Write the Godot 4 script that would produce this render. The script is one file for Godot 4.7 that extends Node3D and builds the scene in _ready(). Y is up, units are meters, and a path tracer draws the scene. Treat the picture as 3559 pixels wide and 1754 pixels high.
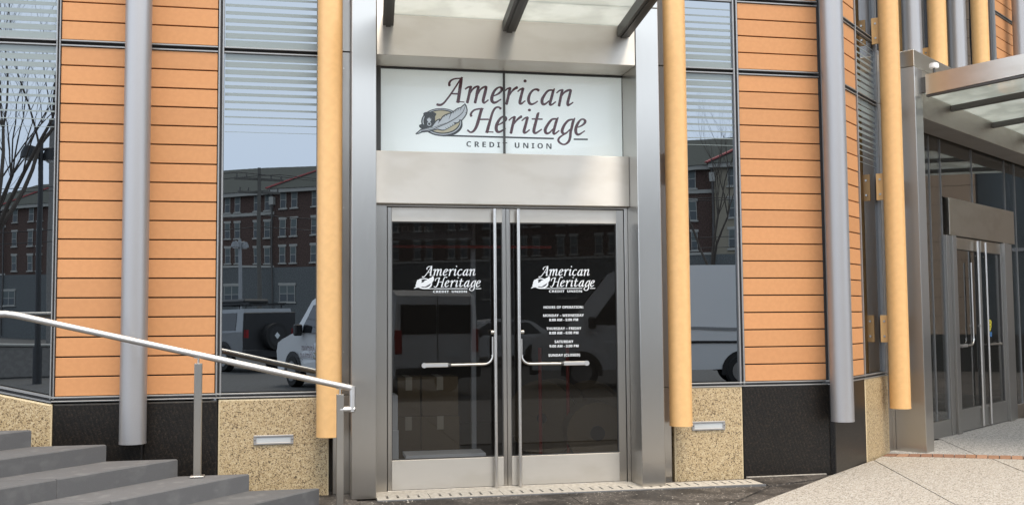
extends Node3D
# Street entrance of a credit union: everything is built in metres in a few frames (see _ready):
# F = main facade, G = facade beyond the corner, E = second entrance. In a frame x runs along the wall, y up, z out of the wall.

var F: Transform3D
var G: Transform3D
var E: Transform3D
var M := {}
var names := {}


class MB:
	var st := SurfaceTool.new()
	var used := false
	func _init() -> void:
		st.begin(Mesh.PRIMITIVE_TRIANGLES)
	func v(p: Vector3, n: Vector3) -> void:
		st.set_normal(n)
		var a := n.abs() # u runs level along the face, v up it: the grain of brushed steel follows it
		st.set_uv(Vector2(p.x, p.z) if a.y > 0.8 else (Vector2(p.x, p.y) if a.z >= a.x else Vector2(p.z, p.y)))
		st.add_vertex(p)
	func tri(a: Vector3, b: Vector3, c: Vector3) -> void: # counter-clockwise seen from outside
		var n := (b - a).cross(c - a).normalized()
		v(a, n); v(c, n); v(b, n)
		used = true
	func quad(a: Vector3, b: Vector3, c: Vector3, d: Vector3) -> void:
		tri(a, b, c)
		tri(a, c, d)
	func box(lo: Vector3, hi: Vector3, bev := 0.0) -> MB:
		if bev <= 0.0:
			var p := func(i: int) -> Vector3: return Vector3(hi.x if i & 1 else lo.x, hi.y if i & 2 else lo.y, hi.z if i & 4 else lo.z)
			for q in [[0, 4, 6, 2], [1, 3, 7, 5], [0, 1, 5, 4], [2, 6, 7, 3], [0, 2, 3, 1], [4, 5, 7, 6]]:
				quad(p.call(q[0]), p.call(q[1]), p.call(q[2]), p.call(q[3]))
			return self
		var c := (lo + hi) / 2
		var h := (hi - lo) / 2
		bev = minf(bev, minf(h.x, minf(h.y, h.z)) * 0.9)
		var pt := func(sg: Vector3, axis: int) -> Vector3: # corner sg, moved in on the axes other than axis
			var e := h - Vector3(bev, bev, bev)
			e[axis] = h[axis]
			return c + sg * e
		for ax in 3:
			var u := (ax + 1) % 3
			var w := (ax + 2) % 3
			for s in [-1.0, 1.0]:
				var k := []
				for uw in [[-1.0, -1.0], [1.0, -1.0], [1.0, 1.0], [-1.0, 1.0]]:
					var sg := Vector3.ZERO
					sg[ax] = s; sg[u] = uw[0]; sg[w] = uw[1]
					k.append(pt.call(sg, ax))
				if s > 0: quad(k[0], k[1], k[2], k[3])
				else: quad(k[3], k[2], k[1], k[0])
			# edges along ax
			for su in [-1.0, 1.0]:
				for sw in [-1.0, 1.0]:
					var a0 := Vector3.ZERO
					a0[u] = su; a0[w] = sw; a0[ax] = -1.0
					var a1 := a0
					a1[ax] = 1.0
					var q := [pt.call(a0, u), pt.call(a1, u), pt.call(a1, w), pt.call(a0, w)]
					if su * sw > 0: quad(q[3], q[2], q[1], q[0])
					else: quad(q[0], q[1], q[2], q[3])
		for i in 8:
			var sg := Vector3(1 if i & 1 else -1, 1 if i & 2 else -1, 1 if i & 4 else -1)
			var q := [pt.call(sg, 0), pt.call(sg, 1), pt.call(sg, 2)]
			if sg.x * sg.y * sg.z > 0: tri(q[0], q[1], q[2])
			else: tri(q[2], q[1], q[0])
		return self
	func bar(a: Vector3, b: Vector3, w: float, h: float, upv := Vector3.UP) -> MB: # rectangular bar from a to b
		var d := (b - a).normalized()
		var x := d.cross(upv).normalized() * w / 2
		var y := x.cross(d).normalized() * h / 2
		var A := [a - x - y, a + x - y, a + x + y, a - x + y]
		var B := [b - x - y, b + x - y, b + x + y, b - x + y]
		for i in 4:
			var j := (i + 1) % 4
			quad(A[j], A[i], B[i], B[j])
		quad(A[0], A[1], A[2], A[3]); quad(B[3], B[2], B[1], B[0])
		return self
	func tube(path: Array, r, sides := 16, caps := true) -> MB: # r: a radius or one for each point
		var n := path.size()
		var rings := []
		var nrm := []
		var side := Vector3.ZERO
		for i in n:
			var d: Vector3 = (path[mini(i + 1, n - 1)] - path[maxi(i - 1, 0)]).normalized()
			if side == Vector3.ZERO:
				side = d.cross(Vector3.RIGHT if absf(d.y) > 0.9 else Vector3.UP).normalized()
			else:
				side = (side - d * side.dot(d)).normalized()
			var up := side.cross(d)
			var rr: float = r[i] if r is Array else r
			if i > 0 and i < n - 1: # keep the width at bends
				var d0: Vector3 = (path[i] - path[i - 1]).normalized()
				rr /= maxf(0.6, absf(d0.dot(d)))
			var ring := []
			var rn := []
			for k in sides:
				var a := TAU * k / sides
				var o := side * cos(a) + up * sin(a)
				ring.append(path[i] + o * rr)
				rn.append(o)
			rings.append(ring); nrm.append(rn)
		for i in n - 1:
			for k in sides:
				var j := (k + 1) % sides
				var a: Vector3 = rings[i][k]; var b: Vector3 = rings[i][j]; var c: Vector3 = rings[i + 1][j]; var e: Vector3 = rings[i + 1][k]
				var na: Vector3 = nrm[i][k]; var nb: Vector3 = nrm[i][j]; var nc: Vector3 = nrm[i + 1][j]; var ne: Vector3 = nrm[i + 1][k]
				v(a, na); v(b, nb); v(c, nc)
				v(a, na); v(c, nc); v(e, ne)
		used = true
		if caps:
			for k in range(1, sides - 1):
				tri(rings[0][0], rings[0][k], rings[0][k + 1]); tri(rings[n - 1][0], rings[n - 1][k + 1], rings[n - 1][k])
		return self
	func prism(poly: PackedVector2Array, z0: float, z1: float, axis := 2, taper := 0.0) -> MB:
		# axis 2: poly is (x, y) and runs along z; axis 1: poly is (x, z) and runs along y; taper draws z1 in towards the middle
		var mid := Vector2.ZERO
		for q in poly: mid += q / poly.size()
		var to := func(q: Vector2, z: float) -> Vector3:
			if taper > 0.0 and z == z1: q += (mid - q).normalized() * taper
			return Vector3(q.x, q.y, z) if axis == 2 else Vector3(q.x, z, q.y)
		var area := 0.0
		for i in poly.size(): area += poly[i].cross(poly[(i + 1) % poly.size()])
		var turn := area > 0.0
		if axis == 1: turn = not turn
		var idx := Geometry2D.triangulate_polygon(poly)
		for i in range(0, idx.size(), 3):
			var a := poly[idx[i]]; var b := poly[idx[i + 1]]; var c := poly[idx[i + 2]]
			var ccw := (b - a).cross(c - a) > 0
			if axis == 1: ccw = not ccw
			if ccw:
				tri(to.call(a, z1), to.call(b, z1), to.call(c, z1)); tri(to.call(c, z0), to.call(b, z0), to.call(a, z0))
			else:
				tri(to.call(c, z1), to.call(b, z1), to.call(a, z1)); tri(to.call(a, z0), to.call(b, z0), to.call(c, z0))
		for i in poly.size():
			var a := poly[i]; var b := poly[(i + 1) % poly.size()]
			if turn: quad(to.call(a, z0), to.call(b, z0), to.call(b, z1), to.call(a, z1))
			else: quad(to.call(b, z0), to.call(a, z0), to.call(a, z1), to.call(b, z1))
		return self
	func sheet(x0: float, x1: float, y0: float, y1: float, z: float) -> MB: # a pane so thin that only its faces count
		quad(Vector3(x0, y0, z), Vector3(x1, y0, z), Vector3(x1, y1, z), Vector3(x0, y1, z))
		return self
	func quad_of(a: Vector3, b: Vector3, c: Vector3, d: Vector3) -> MB:
		quad(a, b, c, d)
		return self
	func flat(poly: PackedVector2Array, z: float) -> MB: # a sheet of print facing +z
		var idx := Geometry2D.triangulate_polygon(poly)
		for i in range(0, idx.size(), 3):
			var p := []
			for k in 3: p.append(Vector3(poly[idx[i + k]].x, poly[idx[i + k]].y, z))
			if (p[1] - p[0]).cross(p[2] - p[0]).z > 0: tri(p[0], p[1], p[2])
			else: tri(p[2], p[1], p[0])
		return self
	func mesh() -> ArrayMesh:
		return st.commit()


func numbered(called: String) -> String:
	var k: int = names.get(called, 0)
	names[called] = k + 1
	return called if k == 0 else "%s_%03d" % [called, k]


func tag(o: Node3D, label: String, category: String, group := "") -> void:
	o.set_meta("label", label)
	o.set_meta("category", category)
	if group: o.set_meta("group", group)


# a thing: its node stands at `at` in the frame; its parts are built in frame coordinates and moved back by `at`
func thing(called: String, label: String, category: String, fr: Transform3D, at := Vector3.ZERO, group := "") -> Node3D:
	var o := Node3D.new()
	o.name = numbered(called)
	add_child(o, true)
	o.transform = fr * Transform3D(Basis(), at)
	o.set_meta("at", at)
	tag(o, label, category, group)
	return o


func struct(called: String, mb: MB, mat: Material, fr := Transform3D()) -> MeshInstance3D:
	var o := MeshInstance3D.new()
	o.name = numbered(called)
	o.mesh = mb.mesh()
	o.material_override = mat
	add_child(o, true)
	o.transform = fr
	o.set_meta("kind", "structure")
	return o


func raw(parent: Node3D, called: String, mesh: Mesh, mat: Material, at := Vector3.ZERO) -> MeshInstance3D:
	var o := MeshInstance3D.new()
	var k := 0
	o.name = called
	while parent.has_node(NodePath(o.name)):
		k += 1
		o.name = "%s_%03d" % [called, k]
	o.mesh = mesh
	o.material_override = mat
	o.position = at
	parent.add_child(o, true)
	return o


func part(parent: Node3D, called: String, mb: MB, mat: Material, label := "") -> MeshInstance3D:
	var at: Vector3 = parent.get_meta("at") if parent.has_meta("at") else Vector3.ZERO
	var o := raw(parent, called, mb.mesh(), mat, -at)
	if label: o.set_meta("label", label)
	return o


func pbox(parent: Node3D, called: String, lo: Vector3, hi: Vector3, mat: Material, bev := 0.0) -> MeshInstance3D:
	return part(parent, called, MB.new().box(lo, hi, bev), mat)


func V(x: float, y: float, z: float) -> Vector3:
	return Vector3(x, y, z)


func poly(flat_xy: Array, k := 1.0, off := Vector2.ZERO) -> PackedVector2Array:
	var p := PackedVector2Array()
	for i in range(0, flat_xy.size(), 2): p.append(Vector2(flat_xy[i], flat_xy[i + 1]) * k + off)
	return p


# ---------- materials ----------
func noise_tex(freq: float, octaves: int, c0: Color, c1: Color, size := 512, seed_ := 1, lo := 0.3, hi := 0.7) -> NoiseTexture2D:
	var n := FastNoiseLite.new()
	n.seed = seed_
	n.noise_type = FastNoiseLite.TYPE_SIMPLEX_SMOOTH
	n.frequency = freq
	n.fractal_octaves = octaves
	var t := NoiseTexture2D.new()
	t.width = size; t.height = size
	t.seamless = true
	t.generate_mipmaps = false
	t.noise = n
	var g := Gradient.new()
	g.offsets = PackedFloat32Array([lo, hi])
	g.colors = PackedColorArray([c0, c1])
	t.color_ramp = g
	return t


# crystals of stone: every cell of a jittered grid takes one of the colours
func crystals(size: int, cells: int, cols: Array, share: Array, seed_: int, clump := 0.0) -> ImageTexture:
	var r := RandomNumberGenerator.new()
	r.seed = seed_
	var px := PackedFloat32Array(); var py := PackedFloat32Array(); var pc := PackedInt32Array()
	var fn := FastNoiseLite.new()
	fn.seed = seed_; fn.frequency = 0.09
	for i in cells * cells:
		px.append(r.randf()); py.append(r.randf())
		var q := clampf(r.randf() + clump * fn.get_noise_2d((i % cells) * 2.0, (i / cells) * 2.0), 0.0, 0.999)
		var k := 0
		while k < share.size() - 1 and q > share[k]: k += 1
		pc.append(k)
	var data := PackedByteArray()
	data.resize(size * size * 3)
	var pal := PackedByteArray()
	for c in cols: pal.append_array(PackedByteArray([c.r8, c.g8, c.b8]))
	var s := float(cells) / size
	for y in size:
		var gy := y * s
		var iy := int(gy)
		for x in size:
			var gx := x * s
			var ix := int(gx)
			var best := 9.0
			var bi := 0
			for dy in range(-1, 2):
				var cy := posmod(iy + dy, cells) * cells
				for dx in range(-1, 2):
					var c := cy + posmod(ix + dx, cells)
					var ex := ix + dx + px[c] - gx
					var ey := iy + dy + py[c] - gy
					var d := ex * ex + ey * ey
					if d < best:
						best = d; bi = c
			var o := (y * size + x) * 3
			var k := pc[bi] * 3
			var j := (bi * 37 % 17) - 8
			data[o] = clampi(pal[k] + j, 0, 255); data[o + 1] = clampi(pal[k + 1] + j, 0, 255); data[o + 2] = clampi(pal[k + 2] + j, 0, 255)
	return ImageTexture.create_from_image(Image.create_from_data(size, size, false, Image.FORMAT_RGB8, data))


func mat(called: String, c: Color, rough := 0.6, metal := 0.0, spec := 0.5) -> StandardMaterial3D:
	var m := StandardMaterial3D.new()
	m.resource_name = called
	m.albedo_color = c.linear_to_srgb()
	m.roughness = rough
	m.metallic = metal
	m.metallic_specular = spec
	M[called] = m
	return m


func tri_tex(m: StandardMaterial3D, t: Texture2D, scale: Vector3) -> StandardMaterial3D:
	m.albedo_texture = t
	m.uv1_triplanar = true
	m.uv1_triplanar_sharpness = 8.0
	m.uv1_scale = scale
	return m


func lin(r: float, g: float, b: float) -> Color:
	return Color(r, g, b)


func glass(called: String, c: Color, a: float, spec := 0.5) -> StandardMaterial3D:
	var m := mat(called, c, 0.0, 0.0, spec)
	m.transparency = BaseMaterial3D.TRANSPARENCY_ALPHA
	m.albedo_color.a = a
	return m


func make_materials() -> void:
	# stainless steel: the grain runs up the posts and along the panels, so reflections smear across it
	var streak := noise_tex(0.02, 3, Color(0.94, 0.94, 0.94), Color(1.0, 1.0, 1.0), 512, 3, 0.25, 0.75)
	var stain := noise_tex(0.006, 5, Color(0.97, 0.966, 0.96), Color(1, 1, 1), 512, 9, 0.25, 0.55)
	for k in [["steel_upright", V(7, 0.3, 7), 0.33, 0.85, 0.51], ["steel_across", V(0.3, 7, 0.3), 0.46, -0.85, 0.68], ["steel_kick", V(0.3, 7, 0.3), 0.5, -0.7, 0.46], ["steel_shaded", V(7, 0.3, 7), 0.4, 0.7, 0.36]]:  # the last is a darker copy: shade at the second entrance put into its colour
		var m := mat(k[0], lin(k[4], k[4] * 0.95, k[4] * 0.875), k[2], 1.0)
		m.roughness_texture = streak
		m.anisotropy_enabled = true
		m.anisotropy = k[3]
		m.uv1_triplanar = true
		m.uv1_scale = k[1]
		if k[3] < 0.0:
			m.detail_enabled = true
			m.detail_albedo = stain
			m.detail_blend_mode = BaseMaterial3D.BLEND_MODE_MUL
			m.detail_uv_layer = BaseMaterial3D.DETAIL_UV_2
			m.uv2_triplanar = true
			m.uv2_scale = V(0.4, 0.9, 0.4)
	mat("steel_tube", lin(0.62, 0.59, 0.55), 0.28, 1.0)
	mat("steel_rail", lin(0.62, 0.60, 0.58), 0.42, 1.0)
	mat("aluminium", lin(0.32, 0.32, 0.32), 0.42, 0.7)
	mat("dark_gap", lin(0.012, 0.011, 0.011), 0.7)
	mat("gasket", lin(0.03, 0.03, 0.032), 0.5)
	mat("dark_metal", lin(0.10, 0.095, 0.09), 0.45, 0.6)
	mat("bronze_metal", lin(0.055, 0.052, 0.048), 0.4, 0.7)
	# cladding and paint
	for k in 5:
		var f := 1.0 + (k - 2) * 0.02
		var m := mat("cladding_%d" % k, lin(0.535 * f, 0.256 * f + 0.002 * (k % 2), 0.111 * f), 0.58 + 0.02 * k, 0.0, 0.4)
		tri_tex(m, noise_tex(0.03, 4, Color(0.982, 0.98, 0.978), Color(1, 1, 1), 256, 20 + k), V(2.3, 2.3, 2.3))
	var sil := mat("silver_paint", lin(0.40, 0.39, 0.393), 0.43, 0.65)
	tri_tex(sil, noise_tex(0.2, 2, Color(0.93, 0.93, 0.93), Color(1, 1, 1), 256, 31), V(5, 5, 5))
	var yel := mat("yellow_paint", lin(0.72, 0.43, 0.18), 0.42, 0.05, 0.5)
	tri_tex(yel, noise_tex(0.02, 4, Color(0.978, 0.976, 0.974), Color(1, 1, 1), 256, 32), V(2.2, 2.2, 2.2))
	# coated glass of the facade windows: mirrors about a third of the light, a little blue
	var cgl := mat("coated_glass", lin(0.268, 0.287, 0.305), 0.0, 1.0)
	var wave := FastNoiseLite.new() # panes are never quite flat
	wave.seed = 4
	wave.frequency = 0.012
	wave.fractal_octaves = 1
	var wt := NoiseTexture2D.new()
	wt.width = 256; wt.height = 256
	wt.seamless = true
	wt.as_normal_map = true
	wt.bump_strength = 4.0
	wt.noise = wave
	cgl.normal_enabled = true
	cgl.normal_texture = wt
	cgl.normal_scale = 0.006
	cgl.uv1_triplanar = true
	cgl.uv1_scale = V(0.35, 0.35, 0.35)
	mat("frit", lin(0.20, 0.235, 0.235), 0.30, 0.0, 0.6)
	glass("door_glass", lin(0.008, 0.007, 0.006), 0.56, 0.5)
	glass("clear_glass", lin(0.1, 0.11, 0.11), 0.04, 0.36)
	glass("lobby_glass", lin(0.03, 0.032, 0.03), 0.30, 0.75)
	var cg := mat("canopy_glass", lin(0.62, 0.67, 0.65), 0.3, 0.0, 0.6)
	cg.transparency = BaseMaterial3D.TRANSPARENCY_ALPHA
	cg.albedo_color.a = 0.57
	cg.backlight_enabled = true
	cg.backlight = Color(0.9, 0.9, 0.9)
	tri_tex(cg, noise_tex(0.01, 4, Color(0.88, 0.89, 0.88), Color(1, 1, 1), 256, 44), V(0.8, 0.8, 0.8))
	# stone
	tri_tex(mat("light_granite", lin(0.70, 0.705, 0.725), 0.45), crystals(1024, 150, [Color8(104, 86, 64), Color8(150, 126, 92), Color8(192, 167, 124), Color8(208, 184, 142), Color8(222, 201, 162)], [0.07, 0.2, 0.55, 0.82, 1.0], 5, 0.35), V(1.0, 1.0, 1.0))
	tri_tex(mat("dark_granite", lin(0.42, 0.42, 0.42), 0.34, 0.0, 0.4), crystals(768, 130, [Color8(36, 33, 31), Color8(46, 42, 38), Color8(60, 52, 45), Color8(76, 66, 56)], [0.5, 0.78, 0.94, 1.0], 6, 0.4), V(1.3, 1.3, 1.3))
	tri_tex(mat("granite_edge", lin(0.62, 0.5, 0.31), 0.5), noise_tex(0.1, 3, Color(0.88, 0.88, 0.88), Color(1, 1, 1), 256, 51), V(3, 3, 3))
	tri_tex(mat("aggregate", lin(0.53, 0.56, 0.60), 0.85), crystals(768, 128, [Color8(112, 98, 86), Color8(160, 145, 128), Color8(196, 181, 162), Color8(212, 199, 181), Color8(226, 216, 202)], [0.06, 0.18, 0.5, 0.8, 1.0], 7, 0.15), V(0.9, 0.9, 0.9))
	tri_tex(mat("grey_aggregate", lin(0.86, 0.87, 0.89), 0.85), crystals(512, 100, [Color8(96, 93, 90), Color8(134, 131, 127), Color8(158, 155, 150), Color8(176, 172, 166)], [0.1, 0.35, 0.75, 1.0], 8, 0.15), V(1.0, 1.0, 1.0))
	var dk := tri_tex(mat("dark_pavement", lin(0.78, 0.78, 0.78), 0.7), crystals(512, 110, [Color8(58, 52, 48), Color8(76, 70, 65), Color8(94, 87, 80), Color8(150, 142, 132)], [0.3, 0.65, 0.975, 1.0], 9, 0.25), V(0.9, 0.9, 0.9))
	dk.detail_enabled = true
	dk.detail_albedo = noise_tex(0.008, 5, Color(0.62, 0.6, 0.58), Color(1, 1, 1), 512, 61, 0.35, 0.6)
	dk.detail_blend_mode = BaseMaterial3D.BLEND_MODE_MUL
	dk.detail_uv_layer = BaseMaterial3D.DETAIL_UV_2
	dk.uv2_triplanar = true
	dk.uv2_scale = V(0.5, 0.5, 0.5)
	for k in 3:
		var f: float = [0.92, 1.0, 1.1][k]
		var m := mat("step_stone_%d" % k, lin(0.152 * f, 0.151 * f, 0.156 * f), 0.8)
		tri_tex(m, noise_tex(0.35, 2, Color(0.84, 0.84, 0.84), Color(1.0, 1.0, 1.0), 512, 70 + k), V(2.0, 2.0, 2.0))
		m.detail_enabled = true
		m.detail_albedo = noise_tex(0.011, 4, Color(0.89, 0.89, 0.89), Color(1, 1, 0.99), 512, 75 + k, 0.62, 0.82)
		m.detail_blend_mode = BaseMaterial3D.BLEND_MODE_MUL
		m.detail_uv_layer = BaseMaterial3D.DETAIL_UV_2
		m.uv2_triplanar = true
		m.uv2_scale = V(0.9, 0.9, 0.9)
	mat("joint", lin(0.06, 0.055, 0.05), 0.95)
	tri_tex(mat("drain_concrete", lin(0.42, 0.385, 0.335), 0.85), noise_tex(0.03, 5, Color(0.90, 0.895, 0.885), Color(1, 1, 1), 512, 81, 0.3, 0.6), V(1.5, 1.5, 1.5))
	for k in 3:
		var m := mat("paver_%d" % k, [lin(0.30, 0.155, 0.085), lin(0.36, 0.2, 0.12), lin(0.25, 0.125, 0.075)][k], 0.85)
		tri_tex(m, noise_tex(0.15, 3, Color(0.8, 0.8, 0.8), Color(1, 1, 1), 256, 85), V(4, 4, 4))
	tri_tex(mat("asphalt", lin(0.075, 0.074, 0.073), 0.9), noise_tex(0.05, 4, Color(0.75, 0.75, 0.75), Color(1, 1, 1), 512, 90), V(0.5, 0.5, 0.5))
	tri_tex(mat("concrete", lin(0.21, 0.2, 0.188), 0.9), noise_tex(0.02, 5, Color(0.93, 0.93, 0.93), Color(1, 1, 1), 512, 91), V(0.6, 0.6, 0.6))
	# print, plastics, indoors
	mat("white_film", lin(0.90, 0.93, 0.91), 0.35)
	M.white_film.emission_enabled = true # faint glow added to the film itself to brighten it; no lamp is built behind
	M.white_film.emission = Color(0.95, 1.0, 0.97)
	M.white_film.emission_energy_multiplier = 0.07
	mat("maroon_print", lin(0.085, 0.018, 0.026), 0.4)
	mat("grey_print", lin(0.03, 0.035, 0.034), 0.4)
	mat("tan_print", lin(0.62, 0.55, 0.36), 0.4)
	mat("pale_print", lin(0.68, 0.72, 0.74), 0.4)
	mat("white_print", lin(0.86, 0.86, 0.85), 0.5)
	mat("yellow_print", lin(0.75, 0.62, 0.04), 0.5)
	mat("blue_print", lin(0.05, 0.16, 0.35), 0.5)
	mat("lamp_frame", lin(0.33, 0.32, 0.315), 0.45, 0.5)
	mat("lamp_lens", lin(0.46, 0.48, 0.49), 0.35)
	mat("white_plastic", lin(0.75, 0.75, 0.74), 0.4)
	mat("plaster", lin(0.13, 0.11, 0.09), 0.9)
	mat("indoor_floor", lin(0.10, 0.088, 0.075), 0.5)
	mat("cardboard", lin(0.2, 0.14, 0.075), 0.85)
	mat("cardboard_tape", lin(0.55, 0.48, 0.36), 0.5)
	mat("white_board", lin(0.8, 0.82, 0.84), 0.7)
	mat("red_paint", lin(0.35, 0.03, 0.02), 0.5)
	mat("faint_letters", lin(0.10, 0.09, 0.08), 0.6)  # plain grey of the faint sign letters
	# the street behind
	mat("white_car_paint", lin(0.72, 0.73, 0.74), 0.2, 0.0, 0.6)
	mat("silver_car_paint", lin(0.27, 0.28, 0.29), 0.25, 0.3)
	mat("black_trim", lin(0.015, 0.015, 0.016), 0.5)
	mat("car_glass", lin(0.02, 0.022, 0.025), 0.03, 0.0, 0.6)
	mat("tyre", lin(0.02, 0.02, 0.02), 0.85)
	mat("rim", lin(0.4, 0.4, 0.4), 0.35, 0.8)
	mat("lamp_red", lin(0.35, 0.01, 0.01), 0.25)
	mat("lamp_clear", lin(0.6, 0.6, 0.58), 0.2)
	tri_tex(mat("brick_wall", lin(0.11, 0.068, 0.055), 0.9), noise_tex(0.06, 4, Color(0.7, 0.7, 0.7), Color(1, 1, 1), 256, 95), V(0.5, 0.5, 0.5))
	tri_tex(mat("grey_block", lin(0.14, 0.15, 0.152), 0.9), noise_tex(0.06, 4, Color(0.8, 0.8, 0.8), Color(1, 1, 1), 256, 96), V(0.5, 0.5, 0.5))
	mat("cream_wall", lin(0.27, 0.24, 0.185), 0.9)
	tri_tex(mat("roof_shingle", lin(0.042, 0.052, 0.046), 0.9), noise_tex(0.2, 3, Color(0.75, 0.75, 0.75), Color(1, 1, 1), 256, 97), V(0.4, 1.5, 0.4))
	mat("pale_trim", lin(0.34, 0.335, 0.31), 0.7)
	mat("red_flashing", lin(0.36, 0.075, 0.075), 0.6)
	mat("window_dark", lin(0.05, 0.06, 0.065), 0.1)
	mat("blind", lin(0.10, 0.12, 0.12), 0.6)
	mat("bark", lin(0.075, 0.062, 0.052), 0.95)
	mat("pole_wood", lin(0.11, 0.105, 0.095), 0.9)
	mat("lamp_post", lin(0.035, 0.036, 0.038), 0.5)
	mat("grey_post", lin(0.3, 0.31, 0.32), 0.5, 0.3)
	mat("tan_cladding", lin(0.30, 0.21, 0.14), 0.7)


# ---------- lettering ----------
# strokes of the calligraphic name in millimetres: x, y, pen width, ... for each stroke
func calligraphy() -> Array:
	var g := []
	g.append([388,585,12,347,518,13,307,456,15,271,406,15,241,369,16,217,352,19,197,350,21,182,353,21])
	g.append([404,592,6,378,584,11,348,581,12,322,574,13,300,560,16,288,541,19,287,526,22,290,519,23])
	g.append([396,593,15,391,575,24,381,511,28,370,435,28,361,379,29])
	g.append([345,379,7,377,383,9,415,381,9])
	g.append([297,449,12,362,450,14])
	g.append([424,493,12,448,510,14,473,517,15])
	g.append([475,519,18,466,489,24,454,433,24,441,378,24])
	g.append([463,454,13,481,485,15,504,509,16,527,520,16,540,517,20])
	g.append([540,517,22,529,476,26,520,430,24,508,379,24])
	g.append([533,454,13,552,490,15,575,511,16,598,521,17,607,517,21])
	g.append([606,519,23,598,479,26,583,423,26,578,394,24,586,381,18,605,392,12,623,407,11])
	g.append([672,444,11,705,460,15,731,481,19,742,502,24,735,517,22,719,520,13,698,509,17,674,482,22,657,440,27,653,407,28,667,387,24,690,389,18,715,404,13,733,416,11])
	g.append([763,484,10,789,509,13,815,518,15])
	g.append([815,519,23,804,476,24,794,425,24,781,377,24])
	g.append([807,453,12,825,483,15,848,507,19,871,522,23,877,524,23])
	g.append([881,489,11,905,509,14,929,519,17])
	g.append([929,519,23,915,468,24,900,406,26,901,387,24,916,387,17,933,401,12,946,410,11])
	g.append([946,589,26,947,578,26])
	g.append([1066,505,24,1051,514,20,1029,512,15,1004,494,19,984,462,23,975,424,27,983,393,26,1003,383,19,1029,392,14,1056,411,11])
	g.append([1197,511,14,1168,512,15,1142,499,19,1114,462,23,1095,423,27,1098,393,26,1113,386,21,1133,396,15,1157,417,12])
	g.append([1208,527,9,1194,498,23,1181,451,24,1167,402,25,1168,385,22,1186,388,15,1217,412,11])
	g.append([1226,489,11,1252,511,14,1279,518,16])
	g.append([1279,519,21,1265,467,24,1246,377,24])
	g.append([1269,461,12,1291,493,15,1321,513,19,1347,520,18,1354,513,21])
	g.append([1352,514,23,1341,470,24,1325,413,25,1325,387,23,1341,391,16,1372,412,11])
	g.append([581,332,7,558,328,13,533,326,14,502,316,15,481,298,17,471,278,20,475,263,22])
	g.append([566,330,26,553,288,25,532,214,27,514,165,24,491,133,19,467,124,14,449,136,15,442,141,16])
	g.append([547,237,13,624,240,13])
	g.append([730,335,23,719,345,16,699,347,15,679,334,18,659,299,20,643,248,22,625,186,26,609,128,27])
	g.append([594,127,7,623,132,9,664,131,10])
	g.append([706,193,10,746,215,15,770,236,21,775,254,24,765,267,18,744,265,15,720,243,21,696,199,27,690,160,28,700,137,25,720,135,18,746,149,15,772,166,11])
	g.append([802,237,11,829,260,13,852,268,15])
	g.append([852,270,23,839,216,24,818,127,24])
	g.append([845,206,12,862,231,15,886,255,19,906,270,23,912,271,24])
	g.append([915,237,11,940,259,14,966,268,18])
	g.append([966,268,23,952,217,24,934,152,26,936,135,23,952,137,15,982,160,11])
	g.append([982,336,26,983,327,26])
	g.append([1072,311,3,1058,300,23,1045,254,24,1026,184,26,1020,150,27,1028,135,23,1047,138,16,1088,167,12])
	g.append([1005,255,13,1096,256,13])
	g.append([1230,262,14,1191,260,17,1167,242,21,1139,203,24,1121,167,27,1125,140,25,1143,133,18,1166,147,14,1190,174,11])
	g.append([1238,276,9,1222,245,23,1208,200,24,1195,150,25,1197,132,20,1213,136,14,1244,161,11])
	g.append([1380,261,14,1346,259,17,1319,244,20,1290,208,23,1272,166,27,1274,144,25,1292,134,18,1318,150,13,1339,173,11])
	g.append([1387,275,9,1370,241,24,1358,194,24,1347,153,24,1342,104,23,1327,67,21,1298,44,15,1272,43,15,1245,59,19,1236,78,20,1246,99,17,1273,120,14,1318,148,11])
	g.append([1413,194,10,1451,213,15,1475,236,22,1478,254,24,1462,267,15,1439,261,15,1415,232,22,1396,190,27,1394,152,27,1408,132,22,1429,135,16,1452,150,12,1474,165,11])
	return g


func crom(a: float, b: float, c: float, d: float, t: float) -> float:
	return 0.5 * ((2 * b) + (c - a) * t + (2 * a - 5 * b + 4 * c - d) * t * t + (3 * b - a - 3 * c + d) * t * t * t)


func ink(mb: MB, s: Array, k: float, off: Vector2, z: float, steps := 5) -> void:
	var n := s.size() / 3
	var pts := []
	for i in n - 1:
		var h := maxi(i - 1, 0); var j := mini(i + 2, n - 1)
		for q in steps + (1 if i == n - 2 else 0):
			var t := float(q) / steps
			var p := []
			for c in 3: p.append(crom(s[h * 3 + c], s[i * 3 + c], s[(i + 1) * 3 + c], s[j * 3 + c], t) * 0.001 * k)
			pts.append(p)
	var m := pts.size()
	var prev := []
	for i in m:
		var p := Vector2(pts[i][0], pts[i][1])
		var d := (Vector2(pts[mini(i + 1, m - 1)][0], pts[mini(i + 1, m - 1)][1]) - Vector2(pts[maxi(i - 1, 0)][0], pts[maxi(i - 1, 0)][1])).normalized()
		var w: float = pts[i][2] / 2
		var o := Vector2(-d.y, d.x) * w
		var l := p + o + off; var r := p - o + off
		if prev.size():
			mb.quad(V(prev[1].x, prev[1].y, z), V(r.x, r.y, z), V(l.x, l.y, z), V(prev[0].x, prev[0].y, z))
		prev = [l, r]
		if i == 0 or i == m - 1:
			var f := -1.0 if i == 0 else 1.0
			var fan := []
			for q in 7:
				var a := -PI / 2 + PI * q / 6
				fan.append(p + off + (d * f * cos(a) * 0.55 + Vector2(-d.y, d.x) * sin(a) * f) * w)
			for q in range(1, 6):
				mb.tri(V(fan[0].x, fan[0].y, z), V(fan[q].x, fan[q].y, z), V(fan[q + 1].x, fan[q + 1].y, z))


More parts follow.
